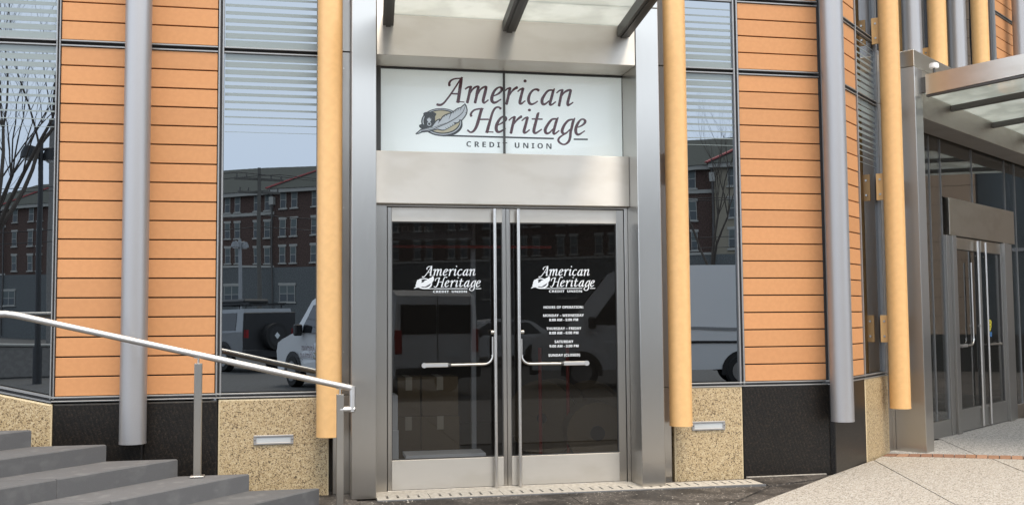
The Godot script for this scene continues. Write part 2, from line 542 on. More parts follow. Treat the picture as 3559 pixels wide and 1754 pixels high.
func text(parent: Node3D, called: String, words: String, x0: float, x1: float, y: float, cap: float, z: float, m: Material, bold := true) -> void:
	var f := SystemFont.new()
	f.font_names = PackedStringArray(["Droid Sans"])
	f.font_weight = 700 if bold else 400
	var t := TextMesh.new()
	t.font = f
	t.font_size = 64
	t.pixel_size = 0.01
	t.depth = 0.01
	t.text = words
	t.horizontal_alignment = HORIZONTAL_ALIGNMENT_LEFT
	t.vertical_alignment = VERTICAL_ALIGNMENT_BOTTOM
	var b := t.get_aabb()
	var o := raw(parent, called, t, m)
	var at: Vector3 = parent.get_meta("at")
	var kx := (x1 - x0) / b.size.x
	var ky := cap / (64 * 0.01 * 0.714)
	o.scale = V(kx, ky, 0.06)
	# the baseline: descenders of round letters are small, so the lowest point is the baseline
	o.position = V(x0 - b.position.x * kx, y - b.position.y * ky, z) - at


func ellipse(cx: float, cy: float, rx: float, ry: float) -> PackedVector2Array:
	var p := PackedVector2Array()
	for i in 40: p.append(Vector2(cx + cos(TAU * i / 40) * rx, cy + sin(TAU * i / 40) * ry))
	return p


# the emblem (oval with a tall cap and a quill), the name and the rule; colours: name, line, tan, pale, cap
func logo(parent: Node3D, k: float, off: Vector2, z: float, mname: Material, mline: Material, mtan: Material, mpale: Material) -> void:
	var q := 0.001 * k
	var names_ := MB.new()
	var i := 0
	for s in calligraphy():
		ink(names_, s, k, off, z + 0.0001 * (i % 4))
		i += 1
	part(parent, "lettering", names_, mname)
	var rule := MB.new()
	ink(rule, [262, 90, 14, 1193, 90, 14], k, off, z, 1)
	ink(rule, [1377, 89, 14, 1498, 91, 14], k, off, z, 1)
	part(parent, "rule", rule, mline)
	var feather := poly([6, 99, 28, 118, 46, 135, 139, 162, 153, 183, 172, 209, 188, 221, 203, 227, 199, 208, 207, 214, 231, 250, 250, 264, 274, 274, 303, 283, 323, 296, 340, 310, 361, 325, 386, 332, 405, 350, 421, 363, 431, 346, 438, 313, 433, 283, 418, 256, 393, 226, 372, 227, 374, 214, 353, 202, 328, 201, 342, 191, 312, 174, 282, 155, 250, 138, 223, 136, 185, 144, 153, 135, 115, 123, 54, 116, 28, 104], q, off)
	var tail := poly([285, 154, 315, 173, 350, 194, 369, 203, 380, 216, 366, 184, 336, 156, 298, 135, 260, 122, 223, 123, 250, 135], q, off)
	var cap := poly([66, 263, 65, 273, 78, 283, 105, 288, 148, 288, 165, 283, 176, 272, 173, 260, 165, 253, 166, 210, 153, 185, 137, 158, 94, 146, 62, 139, 38, 149, 28, 163, 32, 175, 48, 181, 72, 179, 78, 202, 75, 250], q, off)
	var scaled := func(cx: float, cy: float, rx: float, ry: float) -> PackedVector2Array:
		return ellipse(off.x + cx * q, off.y + cy * q, rx * q, ry * q)
	var line := MB.new()
	var pale := MB.new()
	var tan_ := MB.new()
	line.flat(scaled.call(223, 203, 176, 120), z)
	line.flat(scaled.call(240, 190, 160, 108), z + 0.00005)
	pale.flat(scaled.call(223, 206, 164, 110), z + 0.0002)
	line.flat(scaled.call(223, 207, 157, 104), z + 0.0004)
	tan_.flat(scaled.call(223, 208, 146, 94), z + 0.0006)
	line.flat(cap, z + 0.0008)
	for s in Geometry2D.offset_polygon(feather, 6.0 * q): line.flat(s, z + 0.001)
	for s in Geometry2D.offset_polygon(feather, -3.0 * q): pale.flat(s, z + 0.0012)
	tan_.flat(tail, z + 0.0012)
	ink(line, [46, 120, 6, 137, 138, 7, 207, 168, 7, 274, 200, 8, 342, 241, 7, 386, 276, 6, 407, 304, 5, 424, 351, 4], k, off, z + 0.0014)
	ink(line, [48, 130, 3, 137, 152, 4, 207, 178, 4, 258, 199, 2], k, off, z + 0.0014)
	ink(line, [303, 282, 6, 292, 257, 5, 282, 231, 2], k, off, z + 0.0014)
	ink(line, [204, 222, 6, 193, 192, 3], k, off, z + 0.0014)
	for b in [[325, 292, 318, 278], [345, 308, 338, 288], [366, 322, 356, 300], [388, 328, 378, 306], [300, 168, 288, 182], [318, 180, 306, 194], [280, 156, 270, 172], [260, 148, 250, 162], [330, 192, 320, 206], [425, 262, 412, 262], [432, 290, 420, 292], [268, 268, 258, 255], [246, 258, 238, 244]]:
		ink(line, [b[0], b[1], 5, b[2], b[3], 1], k, off, z + 0.0014, 1)
	pale.flat(scaled.call(115, 185, 17, 17), z + 0.001)
	line.flat(scaled.call(115, 185, 11, 11), z + 0.0012)
	pale.flat(poly([108, 200, 98, 214, 96, 230, 104, 224, 104, 238, 110, 230, 114, 246, 119, 230, 125, 238, 125, 224, 133, 230, 130, 214, 121, 200], q, off), z + 0.001)
	part(parent, "emblem_line", line, mline)
	part(parent, "emblem_oval", tan_, mtan)
	part(parent, "emblem_quill", pale, mpale)


# ---------- facade pieces ----------
func cladding_rows(t: Node3D, x0: float, x1: float, rows: Array, seed_: int) -> void: # rows: [y0, count]
	var mesh := MB.new().box(V(x0 + 0.004, 0.0055, -0.02), V(x1 - 0.004, 0.1455, 0.012), 0.002).mesh()
	var r := RandomNumberGenerator.new()
	r.seed = seed_
	for row in rows:
		for i in int(row[1]):
			raw(t, "cladding_panel", mesh, M["cladding_%d" % r.randi_range(0, 4)], V(0, row[0] + 0.151 * i, r.randf_range(-0.0012, 0.0012)) - t.get_meta("at"))


func transom(t: Node3D, x0: float, x1: float, y0: float, y1: float, called := "transom") -> void:
	var h := y1 - y0
	pbox(t, called, V(x0, y0, -0.03), V(x1, y0 + h * 0.24, 0.022), M.aluminium, 0.002)
	pbox(t, called, V(x0, y0 + h * 0.24, -0.04), V(x1, y1 - h * 0.24, -0.012), M.dark_gap)
	pbox(t, called, V(x0, y1 - h * 0.24, -0.03), V(x1, y1, 0.022), M.aluminium, 0.002)


func mullion(t: Node3D, x0: float, x1: float, y0: float, y1: float) -> void:
	var w := x1 - x0
	pbox(t, "mullion", V(x0, y0, -0.04), V(x0 + w * 0.3, y1, 0.026), M.aluminium, 0.002)
	pbox(t, "mullion", V(x0 + w * 0.3, y0, -0.04), V(x1 - w * 0.3, y1, -0.002), M.gasket)
	pbox(t, "mullion", V(x1 - w * 0.3, y0, -0.04), V(x1, y1, 0.026), M.aluminium, 0.002)


const T1 := 3.538
const T2 := 3.588
const T3 := 4.192
const T4 := 4.242
const TOP := 6.5


func frits(t: Node3D, x0: float, x1: float, upper := true) -> void:
	for k in 11:
		var c := 3.508 - 0.0608 * k
		var h: float = lerpf(0.052, 0.004, pow(k / 10.0, 0.8))
		pbox(t, "frit_stripe", V(x0, c - h / 2, 0.0), V(x1, c + h / 2, 0.0012), M.frit)
	if upper:
		for k in 9:
			var c := 3.62 + 0.0625 * k
			var h: float = lerpf(0.052, 0.010, pow(k / 8.0, 0.8))
			pbox(t, "frit_stripe", V(x0, c - h / 2, 0.0), V(x1, c + h / 2, 0.0012), M.frit)


func column(label: String, fr: Transform3D, x: float, n: float, y0: float, y1: float, r: float, m: Material, group: String, plates := []) -> void:
	var t := thing("facade_column", label, "column", fr, V(x, y0, n), group)
	part(t, "shaft", MB.new().tube([V(x, y0, n), V(x, y1, n)], r, 40), m)
	part(t, "end_ring", MB.new().tube([V(x, y0 - 0.004, n), V(x, y0 + 0.012, n)], r + 0.0015, 40), m)
	for y in plates:
		var b := pbox(t, "bracket", V(x - 0.006, y, 0.03), V(x + 0.006, y + 0.27, n - r * 0.9), M.yellow_paint if m == M.yellow_paint else M.silver_paint, 0.002)
		for q in [0.06, 0.21]:
			raw(b, "bolt", MB.new().tube([V(x - 0.014, y + q, 0.07), V(x + 0.014, y + q, 0.07)], 0.011, 8).mesh(), M.steel_tube)


func stones(label: String, x0: float, x1: float, y1: float, fr: Transform3D, m: Material, called: String, y1b := -1.0) -> Node3D:
	if y1b < 0: y1b = y1
	var t := thing(called, label, "plinth", fr, V((x0 + x1) / 2, 0, 0.0))
	var p := poly([x0 + 0.002, -0.1, x1 - 0.002, -0.1, x1 - 0.002, y1b, x0 + 0.002, y1])
	part(t, "slab", MB.new().prism(p, -0.08, 0.028), m)
	var em: Material = M.granite_edge if m == M.light_granite else m
	var w := 0.012
	var pin := poly([x0 + 0.002 + w, -0.1, x1 - 0.002 - w, -0.1, x1 - 0.002 - w, y1b - w, x0 + 0.002 + w, y1 - w])
	# the chamfer along the top and the sides
	var e := MB.new()
	for k in [1, 2, 3]:
		var a := p[k]; var b := p[(k + 1) % 4]; var c := pin[(k + 1) % 4]; var d := pin[k]
		e.quad(V(a.x, a.y, 0.0285), V(b.x, b.y, 0.0285), V(c.x, c.y, 0.034), V(d.x, d.y, 0.034))
	part(t, "chamfer", e, em)
	part(t, "face", MB.new().prism(pin, 0.0282, 0.034), m)
	return t


func sill(t: Node3D, x0: float, x1: float, y := 0.785) -> void:
	pbox(t, "sill_rail", V(x0, y - 0.004, -0.06), V(x1, y + 0.006, 0.040), M.aluminium, 0.002)
	pbox(t, "sill_rail", V(x0, y + 0.006, -0.06), V(x1, y + 0.024, 0.004), M.gasket)
	pbox(t, "sill_rail", V(x0, y + 0.024, -0.06), V(x1, y + 0.035, 0.030), M.aluminium, 0.002)


func wall_lamp(label: String, x0: float, x1: float, y0: float, y1: float) -> void:
	var t := thing("step_light", label, "wall light", F, V((x0 + x1) / 2, y0, 0.034), "recessed step lights in the granite base")
	var f := MB.new()
	f.box(V(x0, y0, 0.03), V(x1, y0 + 0.016, 0.046), 0.003).box(V(x0, y1 - 0.016, 0.03), V(x1, y1, 0.046), 0.003)
	f.box(V(x0, y0 + 0.016, 0.03), V(x0 + 0.022, y1 - 0.016, 0.046)).box(V(x1 - 0.022, y0 + 0.016, 0.03), V(x1, y1 - 0.016, 0.046))
	part(t, "frame", f, M.lamp_frame)
	pbox(t, "lens", V(x0 + 0.022, y0 + 0.016, 0.03), V(x1 - 0.022, y1 - 0.016, 0.039), M.lamp_lens)
	for x in [x0 + 0.011, x1 - 0.011]:
		part(t, "screw", MB.new().tube([V(x, (y0 + y1) / 2, 0.045), V(x, (y0 + y1) / 2, 0.048)], 0.005, 8), M.dark_metal)


# one leaf of a glass double door, hinged at xh, meeting at xm
func door_leaf(label: String, fr: Transform3D, x0: float, x1: float, g: Array, top: float, gm: Material) -> Node3D: # g: glass x0, x1, y0, y1
	var t := thing("glass_door", label, "door", fr, V((x0 + x1) / 2, 0, 0))
	pbox(t, "stile", V(x0, 0.012, -0.024), V(g[0], top, 0.022), M.steel_shaded if gm == M.lobby_glass else M.steel_upright, 0.002)
	pbox(t, "stile", V(g[1], 0.012, -0.024), V(x1, top, 0.022), M.steel_shaded if gm == M.lobby_glass else M.steel_upright, 0.002)
	pbox(t, "top_rail", V(g[0], g[3], -0.024), V(g[1], top, 0.023), M.steel_across, 0.002)
	pbox(t, "kick_panel", V(g[0], 0.012, -0.024), V(g[1], g[2], 0.023), M.steel_shaded if gm == M.lobby_glass else M.steel_kick, 0.002)
	part(t, "glass_pane", MB.new().sheet(g[0], g[1], g[2], g[3], 0.0), gm)
	var b := MB.new()
	b.box(V(g[0], g[2], -0.01), V(g[1], g[2] + 0.008, 0.014)).box(V(g[0], g[3] - 0.008, -0.01), V(g[1], g[3], 0.014))
	b.box(V(g[0], g[2] + 0.008, -0.01), V(g[0] + 0.007, g[3] - 0.008, 0.014)).box(V(g[1] - 0.007, g[2] + 0.008, -0.01), V(g[1], g[3] - 0.008, 0.014))
	part(t, "glazing_bead", b, M.dark_metal)
	return t


func pull(t: Node3D, x: float, n: float, y0: float, y1: float, lock_y: float, side: float, r := 0.0145) -> void:
	var p := part(t, "pull_handle", MB.new().tube([V(x, y0, n), V(x, y1, n)], r, 18), M.steel_tube)
	var s := MB.new()
	for y in [y0 + 0.22, y1 - 0.18]: s.tube([V(x, y, 0.02), V(x, y, n)], 0.008, 10)
	raw(p, "standoff", s.mesh(), M.steel_tube)
	if lock_y > 0:
		raw(p, "lock_cylinder", MB.new().tube([V(x + side * 0.012, lock_y, n), V(x + side * 0.038, lock_y, n)], 0.016, 14).mesh(), M.steel_tube)


func bent_bar(t: Node3D, xp: float, xe: float, n: float, y: float, yr: float) -> void: # from the pull at xp down and over to xe
	var s := signf(xe - xp)
	var path := [V(xp, yr + 0.12, n), V(xp, y + 0.075, n)]
	for i in 7:
		var a := PI / 2 * i / 6
		path.append(V(xp + s * 0.075 * (1 - cos(a)), y + 0.075 * (1 - sin(a)), n))
	path.append(V(xe - s * 0.21, y - 0.002, n))
	var b := part(t, "push_bar", MB.new().tube(path, 0.0112, 14), M.steel_tube)
	raw(b, "grip", MB.new().box(V(minf(xe - s * 0.2, xe), y - 0.018, n - 0.016), V(maxf(xe - s * 0.2, xe), y + 0.016, n + 0.016), 0.004).mesh(), M.steel_rail)
	raw(b, "collar", MB.new().tube([V(xe - s * 0.222, y - 0.002, n), V(xe - s * 0.2, y - 0.002, n)], 0.017, 12).mesh(), M.dark_metal)
	raw(b, "end_cap", MB.new().tube([V(xe, y - 0.001, n - 0.01), V(xe, y - 0.001, n + 0.022)], 0.021, 16).mesh(), M.steel_rail)


func _ready() -> void:
	# ----- camera, sky, sun, exposure -----
	var cam := Camera3D.new()
	cam.name = "camera"
	cam.fov = rad_to_deg(2.0 * atan(635.0 / 2600.0))
	cam.near = 0.05
	cam.far = 1500.0
	cam.position = V(0, 1.395, 0)
	cam.rotation_degrees = V(3.613, 0, -0.471)
	add_child(cam)
	cam.current = true
	var sky := ProceduralSkyMaterial.new()
	sky.sky_top_color = Color(0.93, 0.965, 1.0)
	sky.sky_horizon_color = Color(0.82, 0.875, 0.955)
	sky.sky_curve = 0.2
	sky.ground_bottom_color = Color(0.35, 0.34, 0.33)
	sky.ground_horizon_color = Color(0.55, 0.55, 0.55)
	sky.sun_angle_max = 1.0
	var env := Environment.new()
	env.background_mode = Environment.BG_SKY
	env.sky = Sky.new()
	env.sky.sky_material = sky
	env.background_energy_multiplier = 1.0
	env.tonemap_mode = Environment.TONE_MAPPER_LINEAR
	env.tonemap_exposure = 2.52
	env.sdfgi_enabled = true
	env.ssao_enabled = true
	env.ssil_enabled = true
	var we := WorldEnvironment.new()
	we.name = "world_environment"
	we.environment = env
	add_child(we)
	var sun := DirectionalLight3D.new()
	sun.name = "overcast_sun"
	sun.light_energy = 0.5
	sun.light_angular_distance = 25.0
	sun.light_color = Color(1.0, 0.95, 0.88)
	sun.shadow_enabled = true
	sun.rotation_degrees = V(-64, 25, 0)
	add_child(sun)

	F = Transform3D(Basis(Vector3.UP, deg_to_rad(11.7)), V(0, 0, -8.67))
	G = Transform3D(Basis(Vector3.UP, deg_to_rad(54.5)), F * V(2.85, 0, 0.05))
	E = Transform3D(Basis(Vector3.UP, deg_to_rad(47.8)), V(5.235, 0, -12.24))
	make_materials()
	ground()
	shell()
	facade()
	portal()
	doors()
	corner_facade()
	second_entrance()
	stairs()
	lobby_things()
	street()


# ---------- ground ----------
func ground() -> void:
	struct("street", MB.new().box(V(-300, -0.4, -300), V(300, -0.12, 300)), M.asphalt)
	# the pavement bed, with a kerb towards the street
	struct("pavement_bed", MB.new().box(V(-40, -0.3, -9), V(60, -0.012, 8.75)), M.dark_pavement, F)
	struct("kerb", MB.new().box(V(-40, -0.3, 8.76), V(60, 0.0, 8.95), 0.015), M.concrete, F)
	# dark wet-looking strip along the drain, in three pours
	var dark := struct("dark_pavement", MB.new().prism(poly([-1.3, 0.45, 0.33, 0.45, 0.33, 1.75, -1.3, 1.75]), -0.1, 0.0, 1), M.dark_pavement, F)
	raw(dark, "pour", MB.new().prism(poly([0.336, 0.45, 1.1, 0.45, 2.03, 0.52, 1.55, 1.02, 0.85, 1.75, 0.336, 1.75]), -0.1, 0.0, 1).mesh(), M.dark_pavement)
	raw(dark, "pour", MB.new().prism(poly([2.05, 0.06, 2.80, 0.06, 2.62, 0.26, 2.05, 0.49]), -0.1, 0.001, 1).mesh(), M.dark_pavement)
	raw(dark, "pour", MB.new().prism(poly([-4.6, 0.03, -1.31, 0.03, -1.31, 0.6, -4.6, 0.6]), -0.1, -0.002, 1).mesh(), M.dark_pavement)
	raw(dark, "mortar_line", MB.new().box(V(2.05, -0.05, 0.036), V(2.80, 0.006, 0.058)).mesh(), M.drain_concrete)
	# salt and mortar crumbs along the drain
	var crumbs := MB.new()
	var rg := RandomNumberGenerator.new()
	rg.seed = 77
	for i in 120:
		var z := 0.46 + pow(rg.randf(), 2.0) * 0.7
		var c := V(rg.randf_range(-1.25, 1.9), 0.001, z)
		var w := rg.randf_range(0.002, 0.0055) * (1.8 if i % 17 == 0 else 1.0)
		var t := rg.randf_range(0, PI)
		var u := V(cos(t), 0, sin(t)) * w
		var k := V(-sin(t), 0, cos(t)) * w * rg.randf_range(0.5, 1.0)
		var top := c + V(0, w * 0.8, 0)
		var q := [c + u + k, c + u - k, c - u - k, c - u + k]
		for j in 4: crumbs.tri(q[j], q[(j + 1) % 4], top)
	var cr := struct("pavement_crumbs", crumbs, M.drain_concrete, F)
	cr.set_meta("kind", "stuff")
	tag(cr, "pale crumbs of salt and mortar scattered on the dark pavement by the drain", "crumbs")
	# plaza of exposed aggregate, world coordinates
	var plaza := struct("plaza", MB.new().prism(poly([2.81, -9.16, 3.455, -10.02, 3.13, -6.6, 0.95, -6.6]), -0.1, 0.003, 1), M.aggregate)
	for p in [[3.468, -10.03, 3.63, -10.28, 4.1, -10.2, 4.603, -10.055, 4.16, -6.6, 3.14, -6.6], [4.616, -10.05, 4.88, -9.98, 5.95, -9.66, 5.45, -6.6, 4.17, -6.6], [5.965, -9.655, 7.4, -9.2, 6.9, -6.6, 5.46, -6.6]]:
		raw(plaza, "slab", MB.new().prism(poly(p), -0.1, 0.003, 1).mesh(), M.aggregate)
	var grey := struct("entrance_pavement", MB.new().prism(poly([3.70, -10.50, 4.19, -10.44, 4.58, -10.33, 4.76, -11.6, 4.1, -11.2]), -0.1, 0.002, 1), M.grey_aggregate)
	for p in [[4.59, -10.325, 4.99, -10.23, 5.95, -9.92, 5.75, -11.63, 4.96, -11.87, 4.775, -11.62], [4.78, -11.64, 4.96, -11.885, 5.75, -11.645, 7.6, -11.1, 7.9, -13.9, 6.6, -13.9, 4.7, -11.9], [5.965, -9.915, 7.6, -9.4, 7.6, -11.085, 5.765, -11.63]]:
		raw(grey, "slab", MB.new().prism(poly(p), -0.1, 0.002, 1).mesh(), M.grey_aggregate)
	# course of brick pavers between the two
	var up := [V(3.74, 0, -10.445), V(4.19, 0, -10.43), V(4.58, 0, -10.32), V(4.99, 0, -10.22), V(5.95, 0, -9.91), V(7.4, 0, -9.4)]
	var low := [V(3.64, 0, -10.285), V(4.1, 0, -10.205), V(4.47, 0, -10.085), V(4.88, 0, -9.985), V(5.9, 0, -9.675), V(7.3, 0, -9.21)]
	var band := Node3D.new()
	band.name = "paver_course"
	band.set_meta("kind", "structure")
	add_child(band)
	var r := RandomNumberGenerator.new()
	r.seed = 12
	for i in 5:
		var count: int = [4, 4, 4, 9, 14][i]
		for k in count:
			var t0 := (k + 0.04) / count
			var t1 := (k + 0.96) / count
			var a: Vector3 = up[i].lerp(up[i + 1], t0); var b: Vector3 = up[i].lerp(up[i + 1], t1)
			var d: Vector3 = low[i].lerp(low[i + 1], t0); var c: Vector3 = low[i].lerp(low[i + 1], t1)
			var y := 0.006 + r.randf_range(-0.002, 0.002)
			raw(band, "brick", MB.new().prism(poly([a.x, a.z, b.x, b.z, c.x, c.z, d.x, d.z]), -0.1, y, 1).mesh(), M["paver_%d" % r.randi_range(0, 2)])
	# the rest of the pavement, seen in the glass: plain slabs
	var walk := struct("pavement", MB.new().box(V(-9.0, -0.1, 7.56), V(-7.51, 0.0, 8.74)), M.concrete, F)
	for i in 14:
		for k in 6:
			var x := -9.0 + i * 1.5
			var z := 1.76 + k * 1.165
			if i == 0 and k == 5: continue
			if x > 0.0 and z < 6.0 and x > 8.0 - z: continue
			if x > -0.1 and z < 2.9: continue
			raw(walk, "slab", MB.new().box(V(x, -0.1, z), V(x + 1.49, 0.0 if x < 0.8 or z > 2.8 else -0.006, z + 1.155)).mesh(), M.concrete)


# ---------- the closed rooms behind the glass ----------
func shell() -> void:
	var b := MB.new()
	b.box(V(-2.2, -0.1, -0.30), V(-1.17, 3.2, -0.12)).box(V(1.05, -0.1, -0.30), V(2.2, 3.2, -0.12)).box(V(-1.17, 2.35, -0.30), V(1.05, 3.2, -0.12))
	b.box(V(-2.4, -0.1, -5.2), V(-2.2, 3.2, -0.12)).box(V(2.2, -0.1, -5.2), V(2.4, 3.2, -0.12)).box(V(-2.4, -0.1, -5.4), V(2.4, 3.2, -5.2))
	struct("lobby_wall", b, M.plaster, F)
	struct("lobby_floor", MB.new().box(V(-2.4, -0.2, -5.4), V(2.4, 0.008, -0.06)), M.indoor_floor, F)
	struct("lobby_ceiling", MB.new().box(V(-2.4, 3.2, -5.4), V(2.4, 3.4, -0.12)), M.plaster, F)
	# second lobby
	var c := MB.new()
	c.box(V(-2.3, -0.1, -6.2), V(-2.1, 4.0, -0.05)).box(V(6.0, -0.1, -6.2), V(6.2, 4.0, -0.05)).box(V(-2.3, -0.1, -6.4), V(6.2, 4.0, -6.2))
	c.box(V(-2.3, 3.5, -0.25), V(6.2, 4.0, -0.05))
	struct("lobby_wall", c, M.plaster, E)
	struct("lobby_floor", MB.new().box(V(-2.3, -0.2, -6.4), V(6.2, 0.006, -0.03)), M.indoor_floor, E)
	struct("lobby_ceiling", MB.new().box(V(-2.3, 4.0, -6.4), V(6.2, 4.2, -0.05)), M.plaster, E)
	# solid core of the building behind the cladding
	var w := MB.new()
	w.box(V(-9.0, -0.2, -0.6), V(-2.45, TOP, -0.1)).box(V(2.45, -0.2, -0.6), V(2.8, TOP, -0.1)).box(V(-2.45, 3.42, -0.6), V(2.45, TOP, -0.13))
	w.box(V(-9.0, TOP, -6.0), V(2.8, TOP + 0.3, 0.02))
	struct("building_core", w, M.plaster, F)
	var g := MB.new()
	g.box(V(0.0, -0.2, -0.5), V(1.95, TOP, -0.1))
	struct("building_core", g, M.plaster, G)
	struct("building_core", MB.new().box(V(-2.25, 4.25, -0.6), V(8.0, TOP + 1.5, -0.1)), M.plaster, E)


# ---------- main facade ----------
func facade() -> void:
	# left cladding field
	var t := thing("cladding_wall", "orange cladding field behind the left silver column, above the dark granite and stairs", "wall cladding", F, V(-2.98, 0.8, 0), "orange horizontal panel fields of the facade")
	pbox(t, "backing", V(-3.585, 0.80, -0.10), V(-2.395, TOP, -0.021), M.dark_gap)
	cladding_rows(t, -3.581, -2.399, [[0.820, 18], [T2, 4], [T4, 14]], 3)
	transom(t, -3.581, -2.399, T1, T2, "transom_strip")
	transom(t, -3.581, -2.399, T3, T4, "transom_strip")
	sill(t, -3.60, -2.39)
	# right cladding field
	t = thing("cladding_wall", "wide orange cladding field between the right narrow window and the corner silver column", "wall cladding", F, V(2.45, 0.8, 0), "orange horizontal panel fields of the facade")
	pbox(t, "backing", V(2.065, 0.80, -0.10), V(2.86, TOP, -0.021), M.dark_gap)
	cladding_rows(t, 2.068, 2.846, [[0.820, 18], [T2, 4], [T4, 14]], 4)
	transom(t, 2.068, 2.846, T1, T2, "transom_strip")
	transom(t, 2.068, 2.846, T3, T4, "transom_strip")
	pbox(t, "corner_trim", V(2.848, 0.80, -0.06), V(2.862, TOP, 0.02), M.gasket)
	pbox(t, "corner_trim", V(2.862, 0.80, -0.06), V(2.874, TOP, 0.03), M.aluminium)
	sill(t, 2.04, 2.88)
	# far left window, its sill raked with the stairs
	t = thing("facade_window", "far left tall window with the raked sill beside the stair landing", "window", F, V(-4.3, 0.8, 0), "tall coated glass windows of the facade")
	part(t, "glass_pane", MB.new().prism(poly([-5.0, 1.165, -3.616, 0.84, -3.616, T1, -5.0, T1]), -0.012, 0.0), M.coated_glass)
	pbox(t, "glass_pane", V(-5.0, T2, -0.012), V(-3.616, T3, 0.0), M.coated_glass)
	pbox(t, "glass_pane", V(-5.0, T4, -0.012), V(-3.616, TOP, 0.0), M.coated_glass)
	transom(t, -5.0, -3.616, T1, T2)
	transom(t, -5.0, -3.616, T3, T4)
	mullion(t, -3.614, -3.583, 0.80, TOP)
	mullion(t, -5.05, -5.0, 1.1, TOP)
	frits(t, -5.0, -3.622)
	for k in [[0.0, 0.012, 0.036, M.aluminium], [0.013, 0.033, 0.004, M.gasket], [0.034, 0.052, 0.03, M.aluminium]]:
		part(t, "sill_rail", MB.new().prism(poly([-5.05, 1.118 + k[0], -3.60, 0.776 + k[0], -3.60, 0.776 + k[1], -5.05, 1.118 + k[1]]), -0.06, k[2]), k[3])
	# window left of the entrance
	t = thing("facade_window", "wide window between the left orange panels and the left yellow column", "window", F, V(-1.93, 0.8, 0), "tall coated glass windows of the facade")
	for k in [[0.828, T1], [T2, T3], [T4, TOP]]:
		pbox(t, "glass_pane", V(-2.352, k[0], -0.012), V(-1.50, k[1], 0.0), M.coated_glass)
	transom(t, -2.352, -1.50, T1, T2)
	transom(t, -2.352, -1.50, T3, T4)
	mullion(t, -2.395, -2.352, 0.80, TOP)
	mullion(t, -1.50, -1.486, 0.80, TOP)
	frits(t, -2.345, -1.50)
	sill(t, -2.39, -1.486)
	# window right of the entrance
	t = thing("facade_window", "narrow window between the right yellow column and the wide orange panels", "window", F, V(1.72, 0.8, 0), "tall coated glass windows of the facade")
	for k in [[0.828, T1], [T2, T3], [T4, TOP]]:
		pbox(t, "glass_pane", V(1.40, k[0], -0.012), V(2.017, k[1], 0.0), M.coated_glass)
	transom(t, 1.40, 2.017, T1, T2)
	transom(t, 1.40, 2.017, T3, T4)
	mullion(t, 2.018, 2.066, 0.80, TOP)
	mullion(t, 1.386, 1.40, 0.80, TOP)
	frits(t, 1.40, 2.012)
	sill(t, 1.386, 2.04)
	# stone base
	stones("light granite base panel with a raked top under the far left window", -5.05, -3.588, 1.105, F, M.light_granite, "granite_base", 0.765)
	t = stones("black granite base panel behind the foot of the left silver column", -3.586, -2.93, 0.768, F, M.dark_granite, "granite_base")
	stones("black granite base panel behind the handrail post, next to the light stone", -2.928, -2.376, 0.768, F, M.dark_granite, "granite_base")
	stones("light speckled granite base panel under the wide left window, with step light", -2.372, -1.515, 0.773, F, M.light_granite, "granite_base")
	stones("light speckled granite base panel under the narrow right window, with step light", 1.40, 2.032, 0.783, F, M.light_granite, "granite_base")
	stones("wide black granite base panel under the right orange cladding", 2.036, 2.862, 0.783, F, M.dark_granite, "granite_base")
	wall_lamp("small rectangular step light in the granite left of the entrance", -2.10, -1.792, 0.412, 0.487)
	wall_lamp("small rectangular step light in the granite right of the entrance", 1.559, 1.863, 0.415, 0.492)
	# columns
	column("silver round column in front of the left orange panels", F, -2.981, 0.2, 0.475, TOP, 0.098, M.silver_paint, "silver columns")
	column("yellow round column left of the main entrance", F, -1.519, 0.2, 0.482, TOP, 0.099, M.yellow_paint, "yellow columns", [2.55])
	column("yellow round column right of the main entrance", F, 1.400, 0.2, 0.482, TOP, 0.096, M.yellow_paint, "yellow columns", [2.55])
	column("silver round column at the building corner right of the wide orange panels", F, 2.888, 0.2, 0.477, TOP, 0.098, M.silver_paint, "silver columns")
	# steel cheeks beside the portal
	for k in [[-1.484, -1.352, "left"], [1.217, 1.384, "right"]]:
		t = thing("steel_cheek_panel", "narrow brushed steel wall strip on the %s outer side of the main portal" % k[2], "wall panel", F, V((k[0] + k[1]) / 2, 0, 0))
		pbox(t, "panel", V(k[0], -0.02, -0.11), V(k[1], 0.783, 0.012), M.steel_upright, 0.003)
		pbox(t, "panel", V(k[0], 0.789, -0.11), V(k[1], 3.585, 0.012), M.steel_upright, 0.003)
		pbox(t, "panel", V(k[0], 3.592, -0.11), V(k[1], TOP, 0.012), M.steel_upright, 0.003)
		for y in [0.65, 1.13, 2.3, 3.45]:
			var cx: float = lerpf(k[0], k[1], 0.62)
			part(t, "rivet", MB.new().tube([V(cx, y, 0.011), V(cx, y, 0.015)], 0.006, 8), M.steel_tube)


